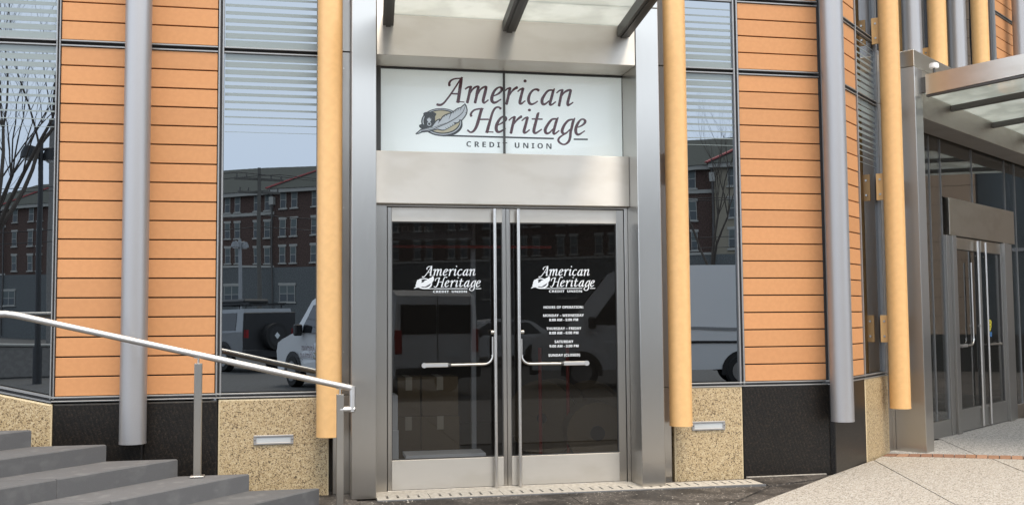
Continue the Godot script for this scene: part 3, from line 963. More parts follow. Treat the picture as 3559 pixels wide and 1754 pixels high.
# ---------- main portal, canopy, sign ----------
func portal() -> void:
	var t := thing("entrance_portal", "tall brushed steel portal framing the main double doors and the sign", "portal", F, V(-0.07, 0, 0.1))
	for k in [[-1.351, -1.158], [1.013, 1.215]]:
		pbox(t, "post", V(k[0], 0.0, -0.11), V(k[1], 4.0, 0.31), M.steel_upright, 0.004)
		pbox(t, "post_cap", V(k[0], 4.004, -0.11), V(k[1], 4.35, 0.31), M.steel_upright, 0.004)
	pbox(t, "header", V(-1.156, 3.502, -0.11), V(1.011, 4.0, 0.305), M.steel_across, 0.004)
	pbox(t, "header_cap", V(-1.156, 4.004, -0.11), V(1.011, 4.35, 0.309), M.steel_across, 0.004)
	pbox(t, "lintel_panel", V(-1.156, 2.334, -0.11), V(1.011, 2.762, 0.10), M.steel_across, 0.003)
	# jambs and head of the door frame
	var f := part(t, "door_frame", MB.new().box(V(-1.156, 0.0, -0.08), V(-1.052, 2.33, 0.03), 0.002).box(V(0.982, 0.0, -0.08), V(1.011, 2.33, 0.03), 0.002).box(V(-1.052, 2.316, -0.08), V(0.982, 2.33, 0.03), 0.002), M.steel_upright)
	raw(f, "reveal", MB.new().box(V(-1.052, 0.0, -0.075), V(-1.046, 2.316, 0.0)).box(V(0.976, 0.0, -0.075), V(0.982, 2.316, 0.0)).box(V(-1.046, 2.310, -0.075), V(0.976, 2.316, 0.0)).mesh(), M.dark_gap, -t.get_meta("at") * 0.0)
	pbox(t, "threshold", V(-1.046, -0.02, -0.08), V(0.976, 0.009, 0.02), M.steel_across, 0.002)

	t = thing("transom_sign", "white glazed sign panel with maroon script lettering and a quill emblem over the doors", "sign", F, V(-0.04, 2.764, -0.08))
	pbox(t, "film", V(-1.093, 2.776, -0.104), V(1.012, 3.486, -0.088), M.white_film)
	for k in [[-1.156, -1.094], [1.013, 1.032]]:
		pbox(t, "frame", V(k[0], 2.764, -0.106), V(k[1], 3.50, -0.055), M.dark_metal, 0.002)
	pbox(t, "frame", V(-1.093, 2.764, -0.106), V(1.012, 2.776, -0.062), M.gasket)
	pbox(t, "frame", V(-1.093, 3.486, -0.106), V(1.012, 3.50, -0.062), M.gasket)
	pbox(t, "centre_mullion", V(-0.052, 2.776, -0.086), V(-0.036, 3.486, -0.056), M.dark_metal, 0.002)
	part(t, "glass_pane", MB.new().sheet(-1.093, -0.0525, 2.777, 3.485, -0.066), M.clear_glass)
	part(t, "glass_pane", MB.new().sheet(-0.0355, 1.012, 2.777, 3.485, -0.066), M.clear_glass)
	logo(t, 1.0, Vector2(-0.801, 2.844), -0.0872, M.maroon_print, M.grey_print, M.tan_print, M.pale_print)
	text(t, "lettering", "C R E D I T   U N I O N", -0.369, 0.374, 2.844, 0.045, -0.0872, M.grey_print)

	# canopy: ribs that rise a little outwards, frosted glass on them
	t = thing("glass_canopy", "frosted glass canopy on steel ribs over the main entrance", "canopy", F, V(-0.07, 3.7, 0.31))
	var d := V(-0.0715, 0.0476, 0.9963)
	for k in [[-1.063, 0.085], [-0.072, 0.105], [0.910, 0.100]]:
		var a := V(k[0], 3.785, 0.308)
		var rib := part(t, "rib", MB.new().bar(a, a + d * 1.5, k[1], 0.09), M.dark_metal)
		var o := V(0, -0.05, 0)
		raw(rib, "flange", MB.new().bar(a + o, a + o + d * 1.5, k[1] * 0.45, 0.012).mesh(), M.bronze_metal)
		raw(rib, "glazing_cap", MB.new().bar(a + V(0, 0.058, 0), a + V(0, 0.058, 0) + d * 1.5, k[1] * 0.7, 0.012).mesh(), M.steel_across)
	for k in [[-1.045, -0.09], [-0.055, 0.895]]:
		var q := MB.new()
		var a := V(k[0], 3.832, 0.309); var b := V(k[1], 3.832, 0.309)
		var u := V(0, 0.014, 0)
		for z in [[0.0, 0.745], [0.755, 1.48]]:
			var p := [a + d * z[0], b + d * z[0], b + d * z[1], a + d * z[1]]
			q.quad(p[0], p[1], p[2], p[3]); q.quad(p[3] + u, p[2] + u, p[1] + u, p[0] + u)
			for i in 4: q.quad(p[(i + 1) % 4], p[i], p[i] + u, p[(i + 1) % 4] + u)
		part(t, "glass_pane", q, M.canopy_glass)
	part(t, "front_beam", MB.new().bar(V(-1.156, 3.785, 0.308) + d * 1.53, V(1.0, 3.785, 0.308) + d * 1.53, 0.06, 0.16), M.steel_across)
	# drain along the doors: cover pieces with slots cut through them
	t = thing("slot_drain", "pale slotted drain cover running along the foot of the doors", "drain", F, V(0.4, 0, 0.3))
	pbox(t, "channel", V(-1.157, -0.1, 0.165), V(2.04, -0.03, 0.45), M.dark_gap)
	var joints := [-1.157, -0.742, -0.163, 0.417, 1.0, 1.58, 2.035]
	for i in 6:
		var x0: float = joints[i] + 0.003
		var x1: float = joints[i + 1] - 0.003
		var q := MB.new()
		var n := int((x1 - x0) / 0.073)
		var p := (x1 - x0) / n
		q.box(V(x0, -0.03, 0.165), V(x1, 0.004, 0.205)).box(V(x0, -0.03, 0.345), V(x1, 0.004, 0.42))
		for k in n:
			q.box(V(x0 + p * k + (0.0095 if k > 0 else 0.0), -0.03, 0.205), V(x0 + p * (k + 1) - (0.0095 if k < n - 1 else 0.0), 0.004, 0.345))
		part(t, "cover", q, M.drain_concrete)
	pbox(t, "edge_angle", V(-1.157, -0.05, 0.421), V(2.04, 0.006, 0.449), M.step_stone_2, 0.002)
	var s := thing("door_sill", "dusty pale concrete sill strip between the doors and the slotted drain", "sill", F, V(-0.05, 0, 0.09))
	pbox(s, "strip", V(-1.157, -0.1, 0.022), V(1.012, 0.005, 0.163), M.drain_concrete, 0.004)


# ---------- main doors ----------
func doors() -> void:
	var l := door_leaf("left leaf of the main glass double doors, with the white logo only", F, -1.045, -0.057, [-1.012, -0.087, 0.25, 2.192], 2.309, M.door_glass)
	pull(l, -0.161, 0.075, 0.012, 2.302, 1.277, -1.0)
	bent_bar(l, -0.178, -0.752, 0.05, 1.014, 1.12)
	logo(l, 0.3745, Vector2(-0.827, 1.606), 0.0012, M.white_print, M.white_print, M.gasket, M.white_print)
	text(l, "lettering", "CREDIT  UNION", -0.669, -0.386, 1.606, 0.0185, 0.0012, M.white_print)
	var r := door_leaf("right leaf of the main glass double doors, with the logo and the opening hours", F, -0.053, 0.975, [-0.021, 0.912, 0.25, 2.192], 2.309, M.door_glass)
	pull(r, 0.041, 0.075, 0.012, 2.302, 1.277, 1.0)
	bent_bar(r, 0.062, 0.622, 0.05, 1.010, 1.10)
	logo(r, 0.3745, Vector2(0.161, 1.606), 0.0012, M.white_print, M.white_print, M.gasket, M.white_print)
	text(r, "lettering", "CREDIT  UNION", 0.317, 0.606, 1.606, 0.0185, 0.0012, M.white_print)
	for h in [["HOURS OF OPERATION:", 0.269, 0.617, 1.469], ["MONDAY – WEDNESDAY", 0.264, 0.619, 1.400], ["8:00 AM - 5:00 PM", 0.316, 0.568, 1.363], ["THURSDAY – FRIDAY", 0.291, 0.595, 1.290], ["8:00 AM - 6:00 PM", 0.315, 0.569, 1.253], ["SATURDAY", 0.361, 0.524, 1.179], ["9:00 AM - 3:00 PM", 0.316, 0.569, 1.142]]:
		text(r, "opening_hours", h[0], h[1], h[2], h[3], 0.0215, 0.0012, M.white_print)
	text(r, "opening_hours", "SUNDAY (CLOSED)", 0.306, 0.581, 1.0615, 0.0215, 0.0012, M.white_print)


# ---------- facade beyond the corner ----------
func corner_facade() -> void:
	var t := thing("cladding_wall", "narrow orange cladding strip seen edge-on beyond the corner silver column", "wall cladding", G, V(0.5, 0.8, 0), "orange horizontal panel fields of the facade")
	pbox(t, "backing", V(0.02, 0.80, -0.10), V(0.985, TOP, -0.021), M.dark_gap)
	cladding_rows(t, 0.03, 0.982, [[0.820, 18], [T2, 4], [T4, 14]], 6)
	transom(t, 0.03, 0.982, T1, T2, "transom_strip")
	transom(t, 0.03, 0.982, T3, T4, "transom_strip")
	sill(t, 0.0, 0.985)
	t = thing("facade_window", "window with white stripes beyond the building corner, left of the bracketed yellow column", "window", G, V(1.3, 0.8, 0), "tall coated glass windows of the facade")
	for k in [[0.828, T1], [T2, T3], [T4, TOP]]:
		pbox(t, "glass_pane", V(0.996, k[0], -0.012), V(1.64, k[1], 0.0), M.coated_glass)
	transom(t, 0.996, 1.64, T1, T2)
	transom(t, 0.996, 1.64, T3, T4)
	mullion(t, 0.984, 0.996, 0.80, TOP)
	mullion(t, 1.64, 1.70, 0.80, TOP)
	frits(t, 0.996, 1.635)
	sill(t, 0.985, 1.70)
	stones("black granite base panel turning the corner behind the right silver column", 0.02, 0.925, 0.783, G, M.dark_granite, "granite_base")
	stones("light granite base panel beyond the corner, under the striped window", 0.929, 1.70, 0.783, G, M.light_granite, "granite_base")
	t = thing("steel_cheek_panel", "brushed steel wall strip between the striped window and the second portal", "wall panel", G, V(1.8, 0, 0))
	pbox(t, "panel", V(1.703, -0.02, -0.1), V(1.93, 0.783, 0.012), M.steel_upright, 0.003)
	pbox(t, "panel", V(1.703, 0.789, -0.1), V(1.93, 3.585, 0.012), M.steel_upright, 0.003)
	pbox(t, "panel", V(1.703, 3.592, -0.1), V(1.93, 4.15, 0.012), M.steel_upright, 0.003)
	column("yellow round column on bracket plates beside the second entrance portal", G, 1.51, 0.2, 0.472, TOP, 0.1, M.yellow_paint, "yellow columns", [1.12, 2.55, 4.15])


# ---------- second entrance ----------
func second_entrance() -> void:
	var t := thing("entrance_portal", "brushed steel portal of the second entrance at the right edge", "portal", E, V(-1.9, 0, 0.2))
	pbox(t, "post", V(-2.0, 0.0, 0.06), V(-1.79, 3.95, 0.37), M.steel_upright, 0.004)
	pbox(t, "post", V(5.6, 0.0, 0.06), V(5.81, 3.95, 0.37), M.steel_upright, 0.004)
	pbox(t, "header_cap", V(-2.0, 3.953, 0.06), V(5.81, 4.125, 0.37), M.steel_across, 0.004)
	pbox(t, "header", V(-1.788, 3.44, 0.04), V(5.598, 3.95, 0.366), M.steel_across, 0.004)
	pbox(t, "side_panel", V(-2.0, 0.0, -0.04), V(-1.86, 4.12, 0.058), M.steel_upright)
	t = thing("glass_wall", "glazed wall of the second lobby around its doors", "glass wall", E, V(1.0, 0, 0))
	for k in [[-1.79, -0.672, 0.19, 3.44], [-0.668, -0.316, 0.19, 3.44], [-0.312, 0.762, 2.77, 3.44], [0.766, 2.043, 2.77, 3.44], [2.266, 2.478, 0.19, 3.44], [2.482, 3.9, 0.19, 3.44], [3.904, 5.6, 0.19, 3.44], [2.047, 2.262, 2.77, 3.44]]:
		pbox(t, "glass_pane", V(k[0], k[2], -0.012), V(k[1], k[3], 0.0), M.lobby_glass)
	for k in [[-0.670, 0.19], [-0.314, 2.32], [0.764, 2.765], [2.045, 2.765], [2.480, 0.19], [3.902, 0.19]]:
		pbox(t, "joint", V(k[0] - 0.006, k[1], -0.02), V(k[0] + 0.006, 3.44, 0.008), M.aluminium)
	pbox(t, "base_rail", V(-1.79, 0.0, -0.03), V(-0.279, 0.187, 0.02), M.steel_shaded, 0.003)
	pbox(t, "base_rail", V(2.152, 0.0, -0.03), V(5.6, 0.187, 0.02), M.steel_across, 0.003)
	pbox(t, "edge_trim", V(-0.312, 0.19, -0.03), V(-0.279, 2.32, 0.012), M.aluminium)
	t = thing("door_surround", "steel surround with a deep head panel over the second pair of doors", "door frame", E, V(0.9, 0, 0))
	pbox(t, "jamb", V(-0.277, 0.0, -0.05), V(-0.157, 2.32, 0.03), M.steel_shaded, 0.003)
	pbox(t, "jamb", V(-0.155, 0.0, -0.05), V(-0.028, 2.32, 0.06), M.steel_shaded, 0.003)
	pbox(t, "jamb", V(1.745, 0.0, -0.05), V(1.93, 2.32, 0.06), M.steel_shaded, 0.003)
	pbox(t, "jamb", V(1.932, 0.0, -0.05), V(2.15, 2.32, 0.03), M.steel_shaded, 0.003)
	pbox(t, "head_panel", V(-0.18, 2.325, -0.05), V(2.262, 2.765, 0.04), M.steel_across, 0.003)
	var l := door_leaf("left leaf of the second double doors, seen at a slant", E, -0.026, 0.862, [0.008, 0.80, 0.27, 2.17], 2.31, M.lobby_glass)
	pull(l, 0.725, 0.05, 0.03, 2.29, 1.25, -1.0, 0.016)
	bent_bar(l, 0.50, 0.06, 0.04, 1.02, 1.9)
	var r := door_leaf("right leaf of the second double doors, with small yellow and blue stickers", E, 0.868, 1.743, [0.93, 1.70, 0.27, 2.17], 2.31, M.lobby_glass)
	pull(r, 1.02, 0.05, 0.03, 2.29, -1.0, 1.0, 0.016)
	var b := part(r, "push_bar", MB.new().tube([V(1.10, 1.01, 0.035), V(1.55, 1.01, 0.035)], 0.012, 12), M.steel_tube)
	raw(b, "end_cap", MB.new().tube([V(1.55, 1.01, 0.02), V(1.55, 1.01, 0.05)], 0.018, 12).mesh(), M.steel_tube)
	part(r, "yellow_sticker", MB.new().prism(ellipse(1.245, 1.285, 0.065, 0.036), 0.001, 0.002), M.yellow_print)
	part(r, "yellow_sticker", MB.new().prism(poly([1.185, 1.252, 1.305, 1.252, 1.295, 1.225, 1.25, 1.175, 1.24, 1.175, 1.195, 1.225]), 0.001, 0.002), M.yellow_print)
	pbox(r, "blue_sticker", V(1.185, 1.105, 0.001), V(1.31, 1.165, 0.002), M.blue_print)
	for k in [1.215, 1.235, 1.275, 1.292]: pbox(r, "sticker_print", V(1.205, k, 0.0022), V(1.285, k + 0.006, 0.0028), M.black_trim)
	for k in [-0.02, 1.70]:
		pass
	# canopy
	t = thing("glass_canopy", "frosted glass canopy with a deep steel edge beam at the second entrance", "canopy", E, V(0.5, 3.7, 0.37))
	var d := V(0.0, sin(deg_to_rad(3.3)), cos(deg_to_rad(3.3)))
	var a := V(-1.80, 3.775, 0.42)
	var bm := MB.new()
	var p0 := [V(-0.035, -0.105, 0), V(0.035, -0.105, 0), V(0.035, 0.105, 0), V(-0.035, 0.105, 0)]
	var q0 := []; var q1 := []
	for v in p0:
		q0.append(a + v); q1.append(a + d * 3.4 + V(v.x, v.y * 0.8, 0))
	for i in 4: bm.quad(q0[(i + 1) % 4], q0[i], q1[i], q1[(i + 1) % 4])
	bm.quad(q0[0], q0[3], q0[2], q0[1]); bm.quad(q1[0], q1[1], q1[2], q1[3])
	part(t, "edge_beam", bm, M.steel_across)
	part(t, "edge_beam_foot", MB.new().bar(a + V(0, -0.115, 0), a + V(0, -0.115, 0) + d * 3.4, 0.05, 0.02), M.dark_metal)
	pbox(t, "beam_shoe", V(-1.82, 3.70, 0.366), V(-1.78, 3.86, 0.42), M.dark_metal)
	for x in [-0.94, 0.455, 1.85, 3.24, 4.63]:
		var c := V(x, 3.665, 0.362)
		var rib := part(t, "rib", MB.new().bar(c, c + d * 3.35, 0.035, 0.05), M.dark_metal)
		raw(rib, "flange", MB.new().bar(c + V(0, -0.034, 0), c + V(0, -0.030, 0) + d * 3.35, 0.05, 0.01).mesh(), M.dark_metal)
	var xs := [-1.77, -0.935, 0.46, 1.855, 3.245, 4.635, 5.6]
	for i in 6:
		var u := V(0, 0.014, 0)
		var q := MB.new()
		for z in [[0.0, 1.6], [1.61, 3.3]]:
			var p := [V(xs[i], 3.698, 0.367) + d * z[0], V(xs[i + 1] - 0.008, 3.698, 0.367) + d * z[0], V(xs[i + 1] - 0.008, 3.698, 0.367) + d * z[1], V(xs[i], 3.698, 0.367) + d * z[1]]
			q.quad(p[0], p[1], p[2], p[3]); q.quad(p[3] + u, p[2] + u, p[1] + u, p[0] + u)
			for k in 4: q.quad(p[(k + 1) % 4], p[k], p[k] + u, p[(k + 1) % 4] + u)
		part(t, "glass_pane", q, M.canopy_glass)
	# little sensor standing on the end of the edge beam
	t = thing("roof_sensor", "small white domed sensor on a short stalk at the canopy beam end", "sensor", E, V(-1.66, 3.886, 0.5))
	part(t, "stalk", MB.new().tube([V(-1.80, 3.886, 0.5), V(-1.80, 3.94, 0.5)], 0.014, 10), M.dark_metal)
	part(t, "dome", MB.new().tube([V(-1.80, 3.938, 0.5), V(-1.80, 3.945, 0.5), V(-1.80, 3.985, 0.5), V(-1.80, 3.995, 0.5)], [0.036, 0.05, 0.046, 0.03], 20), M.white_plastic)
	# wall and columns above the portal
	t = thing("upper_facade", "glazed upper wall with orange panels above the second portal", "facade", E, V(0.5, 4.13, 0), "")
	for k in [[-2.27, -0.79], [-0.74, 0.66], [0.74, 1.80]]:
		pbox(t, "glass_pane", V(k[0], 4.13, -0.012), V(k[1], TOP + 1.4, 0.0), M.coated_glass)
		mullion(t, k[1] + 0.002, k[1] + 0.05, 4.13, TOP + 1.4)
	pbox(t, "backing", V(1.845, 4.13, -0.1), V(2.66, TOP + 1.4, -0.021), M.dark_gap)
	cladding_rows(t, 1.852, 2.65, [[4.202, 8], [5.46, 16]], 8)
	transom(t, 1.852, 2.65, 5.412, 5.458, "transom_strip")
	pbox(t, "glass_pane", V(2.67, 4.13, -0.012), V(6.0, TOP + 1.4, 0.0), M.coated_glass)
	column("silver round column above the second portal, leftmost of the upper row", E, -1.575, 0.2, 4.13, TOP + 1.4, 0.1, M.silver_paint, "silver columns")
	column("yellow round column above the second portal, first yellow of the upper row", E, -0.82, 0.2, 4.13, TOP + 1.4, 0.1, M.yellow_paint, "yellow columns", [4.15])
	column("silver round column between the two upper yellow columns over the canopy", E, -0.17, 0.2, 4.13, TOP + 1.4, 0.1, M.silver_paint, "silver columns")
	column("yellow round column beside the upper orange panels over the canopy", E, 0.65, 0.2, 4.13, TOP + 1.4, 0.1, M.yellow_paint, "yellow columns")
	column("silver round column at the top right edge past the upper orange panels", E, 2.33, 0.2, 4.13, TOP + 1.4, 0.1, M.silver_paint, "silver columns")


# ---------- stairs and handrail ----------
func stairs() -> void:
	var st := Node3D.new()
	st.name = "stairs"
	st.set_meta("kind", "structure")
	add_child(st)
	st.transform = F
	var d := Vector2(-0.635, 0.772)
	var corner := [Vector2(-1.602, 0.62), Vector2(-2.106, 0.62), Vector2(-2.608, 0.62), Vector2(-3.097, 0.62), Vector2(-3.597, 0.62), Vector2(-4.1, 0.62), Vector2(-5.6, 0.62)]
	var h := [0.149, 0.273, 0.398, 0.518, 0.636, 0.757]
	var cut := [[0.0, 1.75, 3.4, 5.2], [0.0, 1.25, 2.9, 5.2], [0.0, 1.02, 2.6, 5.2], [0.0, 1.55, 3.2, 5.2], [0.0, 0.9, 2.4, 5.2], [0.0, 1.5, 3.0, 5.2]]
	var r := RandomNumberGenerator.new()
	r.seed = 4
	for i in 6:
		for k in 3:
			var a: Vector2 = corner[i] + d * (cut[i][k] + (0.004 if k else 0.0))
			var b: Vector2 = corner[i] + d * (cut[i][k + 1] - 0.004)
			var back := (corner[i + 1] - corner[i]) as Vector2
			var ext := back + back.normalized() * (0.03 if i < 5 else 0.0)
			var p := PackedVector2Array([a, b, b + ext, a + ext])
			var mb := MB.new()
			# tread with a small bevel along the nosing
			var top: float = h[i]
			mb.prism(p, -0.12, top - 0.008, 1)
			var q := PackedVector2Array([a + back.normalized() * 0.008 + (d * 0.006 if k == 0 else Vector2.ZERO), b + back.normalized() * 0.008, b + ext, a + ext])
			mb.prism(q, top - 0.009, top, 1)
			mb.quad(V(a.x, top - 0.008, a.y), V(q[0].x, top, q[0].y), V(q[1].x, top, q[1].y), V(b.x, top - 0.008, b.y))
			raw(st, "stair_stone", mb.mesh(), M["step_stone_%d" % r.randi_range(0, 2)])
	var t := thing("handrail", "round steel handrail on flat posts coming down the stairs to the doors", "handrail", F, V(-2.46, 0.277, 0.7))
	var z := 0.7
	part(t, "rail", MB.new().tube([V(-5.4, 1.451, z), V(-3.76, 1.451, z), V(-3.69, 1.440, z), V(-1.364, 0.882, z)], 0.0232, 20), M.steel_rail)
	part(t, "rail_return", MB.new().tube([V(-1.364, 0.900, z), V(-1.364, 0.712, z)], 0.0232, 20), M.steel_rail)
	part(t, "rail_return", MB.new().tube([V(-1.346, 0.728, z), V(-1.452, 0.728, z)], 0.0230, 20), M.steel_rail)
	for k in [[-2.464, 0.277, 1.086, 1.128], [-1.453, 0.0, 0.842, 0.885], [-4.35, 0.757, 1.36, 1.432]]:
		var p := pbox(t, "post", V(k[0] - 0.0265, k[1] + 0.008, z - 0.022), V(k[0] + 0.0265, k[2], z + 0.022), M.steel_upright, 0.003)
		raw(p, "base_plate", MB.new().box(V(k[0] - 0.048, k[1], z - 0.045), V(k[0] + 0.048, k[1] + 0.009, z + 0.045), 0.002).mesh(), M.steel_rail)
		raw(p, "pin", MB.new().tube([V(k[0], k[2], z), V(k[0], k[3], z)], 0.0075, 10).mesh(), M.steel_tube)
		raw(p, "saddle", MB.new().box(V(k[0] - 0.03, k[3] - 0.006, z - 0.012), V(k[0] + 0.03, k[3], z + 0.012)).mesh(), M.steel_tube)


# ---------- things inside the first lobby ----------
func carton(label: String, lo: Vector3, hi: Vector3, m: Material, tape: Material, turn := 0.0) -> void:
	var c := V((lo.x + hi.x) / 2, lo.y, (lo.z + hi.z) / 2)
	var t := thing("carton", label, "box", F, c, "boxes stacked inside the doors")
	t.rotate_object_local(Vector3.UP, turn)
	pbox(t, "body", lo, hi, m, 0.006)
	var w := 0.03
	pbox(t, "tape", V(c.x - w, hi.y - 0.001, lo.z), V(c.x + w, hi.y + 0.001, hi.z + 0.001), tape)
	pbox(t, "tape", V(c.x - w, hi.y - 0.12, hi.z - 0.002), V(c.x + w, hi.y - 0.001, hi.z + 0.0015), tape)


func reel(label: String, x: float, n: float, r: float, w: float, turn: float) -> void:
	var t := thing("cable_reel", label, "reel", F, V(x, 0.008, n))
	t.rotate_object_local(Vector3.UP, turn)
	var c := V(x, 0.008 + r, n)
	var ax := V(1, 0, 0)
	for s in [-1.0, 1.0]:
		part(t, "flange", MB.new().tube([c + ax * (s * w / 2 - 0.012), c + ax * (s * w / 2 + 0.012)], r, 32), M.cardboard)
	part(t, "cable_winding", MB.new().tube([c - ax * w / 2, c + ax * w / 2], r * 0.72, 28), M.cardboard_tape)
	part(t, "hub", MB.new().tube([c - ax * (w / 2 + 0.02), c + ax * (w / 2 + 0.02)], r * 0.14, 16), M.black_trim)


func lobby_things() -> void:
	carton("lower white carton just inside the left door at its hinge side", V(-1.22, 0.008, -0.62), V(-0.925, 0.46, -0.32), M.white_board, M.pale_print)
	carton("upper white carton, standing on the lower white one by the left door", V(-1.21, 0.461, -0.62), V(-0.93, 0.75, -0.33), M.white_board, M.pale_print)
	carton("brown carton at the bottom left of the stack behind the left door", V(-0.88, 0.008, -1.4), V(-0.66, 0.50, -1.0), M.cardboard, M.cardboard_tape)
	carton("brown carton at the bottom right of the stack behind the left door", V(-0.655, 0.008, -1.4), V(-0.3, 0.50, -1.0), M.cardboard, M.cardboard_tape)
	carton("brown carton on top at the left of the stack behind the left door", V(-0.87, 0.501, -1.4), V(-0.66, 0.86, -1.01), M.cardboard, M.cardboard_tape)
	carton("brown carton on top at the right of the stack behind the left door", V(-0.65, 0.501, -1.4), V(-0.31, 0.86, -1.0), M.cardboard, M.cardboard_tape)
	var t := thing("sheet_pile", "pile of white boards and paper sheets low behind the left door", "paper", F, V(-0.55, 0.008, -0.35))
	var r := RandomNumberGenerator.new()
	r.seed = 3
	for i in 8:
		var y := 0.008 + i * 0.031
		var x := r.randf_range(-0.04, 0.05)
		var o := pbox(t, "sheet", V(-0.90 + x, y, -0.50), V(-0.22 + x, y + 0.03, -0.22 + x * 0.4), M.white_board, 0.002)
		o.rotate_y(r.randf_range(-0.01, 0.01))
	t = thing("steel_prop", "pale upright steel post inside behind the left door", "post", F, V(-0.24, 0.008, -0.55))
	pbox(t, "shaft", V(-0.265, 0.02, -0.57), V(-0.22, 3.19, -0.53), M.grey_post, 0.004)
	pbox(t, "foot", V(-0.31, 0.008, -0.62), V(-0.17, 0.02, -0.48), M.grey_post)
	reel("wooden cable reel standing behind the opening hours", 0.74, -1.8, 0.38, 0.3, 0.9)
	reel("second wooden cable reel deeper behind the right door", 1.22, -2.0, 0.36, 0.32, 1.2)
	t = thing("paper_roll", "big pale roll lying at the right behind the right door", "roll", F, V(1.02, 0.008, -1.0))
	part(t, "roll", MB.new().tube([V(1.02, 0.298, -1.0), V(1.10, 0.298, -1.5)], 0.29, 32), M.cardboard)
	part(t, "core", MB.new().tube([V(1.019, 0.298, -0.992), V(1.02, 0.298, -1.0)], 0.07, 20), M.black_trim)
	for k in [[0.56, "left"], [0.84, "right"]]:
		t = thing("red_stanchion", "red upright pole on a round foot behind the right door, the %s one" % k[1], "post", F, V(k[0], 0.008, -1.4))
		part(t, "pole", MB.new().tube([V(k[0], 0.02, -1.4), V(k[0], 1.1, -1.4)], 0.018, 12), M.red_paint)
		part(t, "foot", MB.new().tube([V(k[0], 0.008, -1.4), V(k[0], 0.022, -1.4)], 0.13, 20), M.red_paint)
	t = thing("red_streak_rod", "thin red pipe added for a red streak of light high behind the doors", "rod", F, V(-0.4, 2.02, -0.45))  # painted rod added in place of a red light streak; its source is unknown
	part(t, "rod", MB.new().tube([V(-2.19, 2.02, -0.45), V(0.45, 2.02, -0.45)], 0.014, 12), M.red_paint)
	for x in [-1.0, 0.2]:
		part(t, "hanger", MB.new().tube([V(x, 2.03, -0.45), V(x, 3.19, -0.45)], 0.005, 6), M.dark_metal)
	t = thing("hanging_sign", "dark sign with pale letters hanging at the top inside the left door", "sign", F, V(-0.85, 2.1, -0.2))
	pbox(t, "board", V(-1.16, 2.06, -0.235), V(-0.3, 2.26, -0.215), M.black_trim, 0.002)
	text(t, "lettering", "ED TELLER", -1.09, -0.67, 2.128, 0.045, -0.2148, M.faint_letters)


# ---------- the street behind, seen in the glass ----------
func mir(p: Vector3) -> Vector3: # where the thing stands whose mirror image in the facade is at p
	var q := F.affine_inverse() * p
	q.z = -q.z
	return F * q


func vehicle_frame(front: Vector2, rear_dir: Vector2) -> Transform3D: # in F: x runs to the rear, z away from the side one sees
	var d := rear_dir.normalized()
	return F * Transform3D(Basis(V(d.x, 0, d.y), Vector3.UP, V(-d.y, 0, d.x)), V(front.x, -0.12, front.y))


func wheel(t: Node3D, x: float, z: float, r: float, s: float) -> void:
	var c := V(x, r, z)
	var o := V(0, 0, s)
	var w := part(t, "wheel", MB.new().tube([c, c + o * 0.02, c + o * 0.2, c + o * 0.22], [r * 0.9, r, r, r * 0.9], 28), M.tyre)
	raw(w, "rim", MB.new().tube([c - o * 0.012, c + o * 0.01], r * 0.62, 20).mesh(), M.rim)


func body(prof: Array, w: float, lean: float, belt: float) -> MB: # side profile, swept across; leans in above the belt line
	var mb := MB.new()
	var p := poly(prof)
	var at := func(q: Vector2, s: float) -> Vector3: # s 0: near side, 1: far side
		var i := maxf(0.0, q.y - belt) * lean + (0.03 if q.y < belt * 0.55 else 0.0)
		return V(q.x, q.y, i if s < 0.5 else w - i)
	var idx := Geometry2D.triangulate_polygon(p)
	for i in range(0, idx.size(), 3):
		var a := p[idx[i]]; var b := p[idx[i + 1]]; var c := p[idx[i + 2]]
		if (b - a).cross(c - a) < 0:
			var x := b; b = c; c = x
		mb.tri(at.call(a, 1), at.call(b, 1), at.call(c, 1))
		mb.tri(at.call(c, 0), at.call(b, 0), at.call(a, 0))
	var area := 0.0
	for i in p.size(): area += p[i].cross(p[(i + 1) % p.size()])
	for i in p.size():
		var a := p[i]; var b := p[(i + 1) % p.size()]
		if area > 0: mb.quad(at.call(a, 0), at.call(b, 0), at.call(b, 1), at.call(a, 1))
		else: mb.quad(at.call(b, 0), at.call(a, 0), at.call(a, 1), at.call(b, 1))
	return mb


func side_glass(t: Node3D, called: String, p: Array, w: float, lean: float, belt: float, m: Material, out := 0.012) -> void:
	for s in [0.0, 1.0]:
		var mb := MB.new()
		var q := poly(p)
		var idx := Geometry2D.triangulate_polygon(q)
		for i in range(0, idx.size(), 3):
			var v := []
			for k in 3:
				var u := q[idx[i + k]]
				var z: float = maxf(0.0, u.y - belt) * lean - out
				v.append(V(u.x, u.y, z if s < 0.5 else w - z))
			if ((v[1] - v[0]).cross(v[2] - v[0]).z > 0) == (s > 0.5): mb.tri(v[0], v[1], v[2])
			else: mb.tri(v[2], v[1], v[0])
		part(t, called, mb, m)


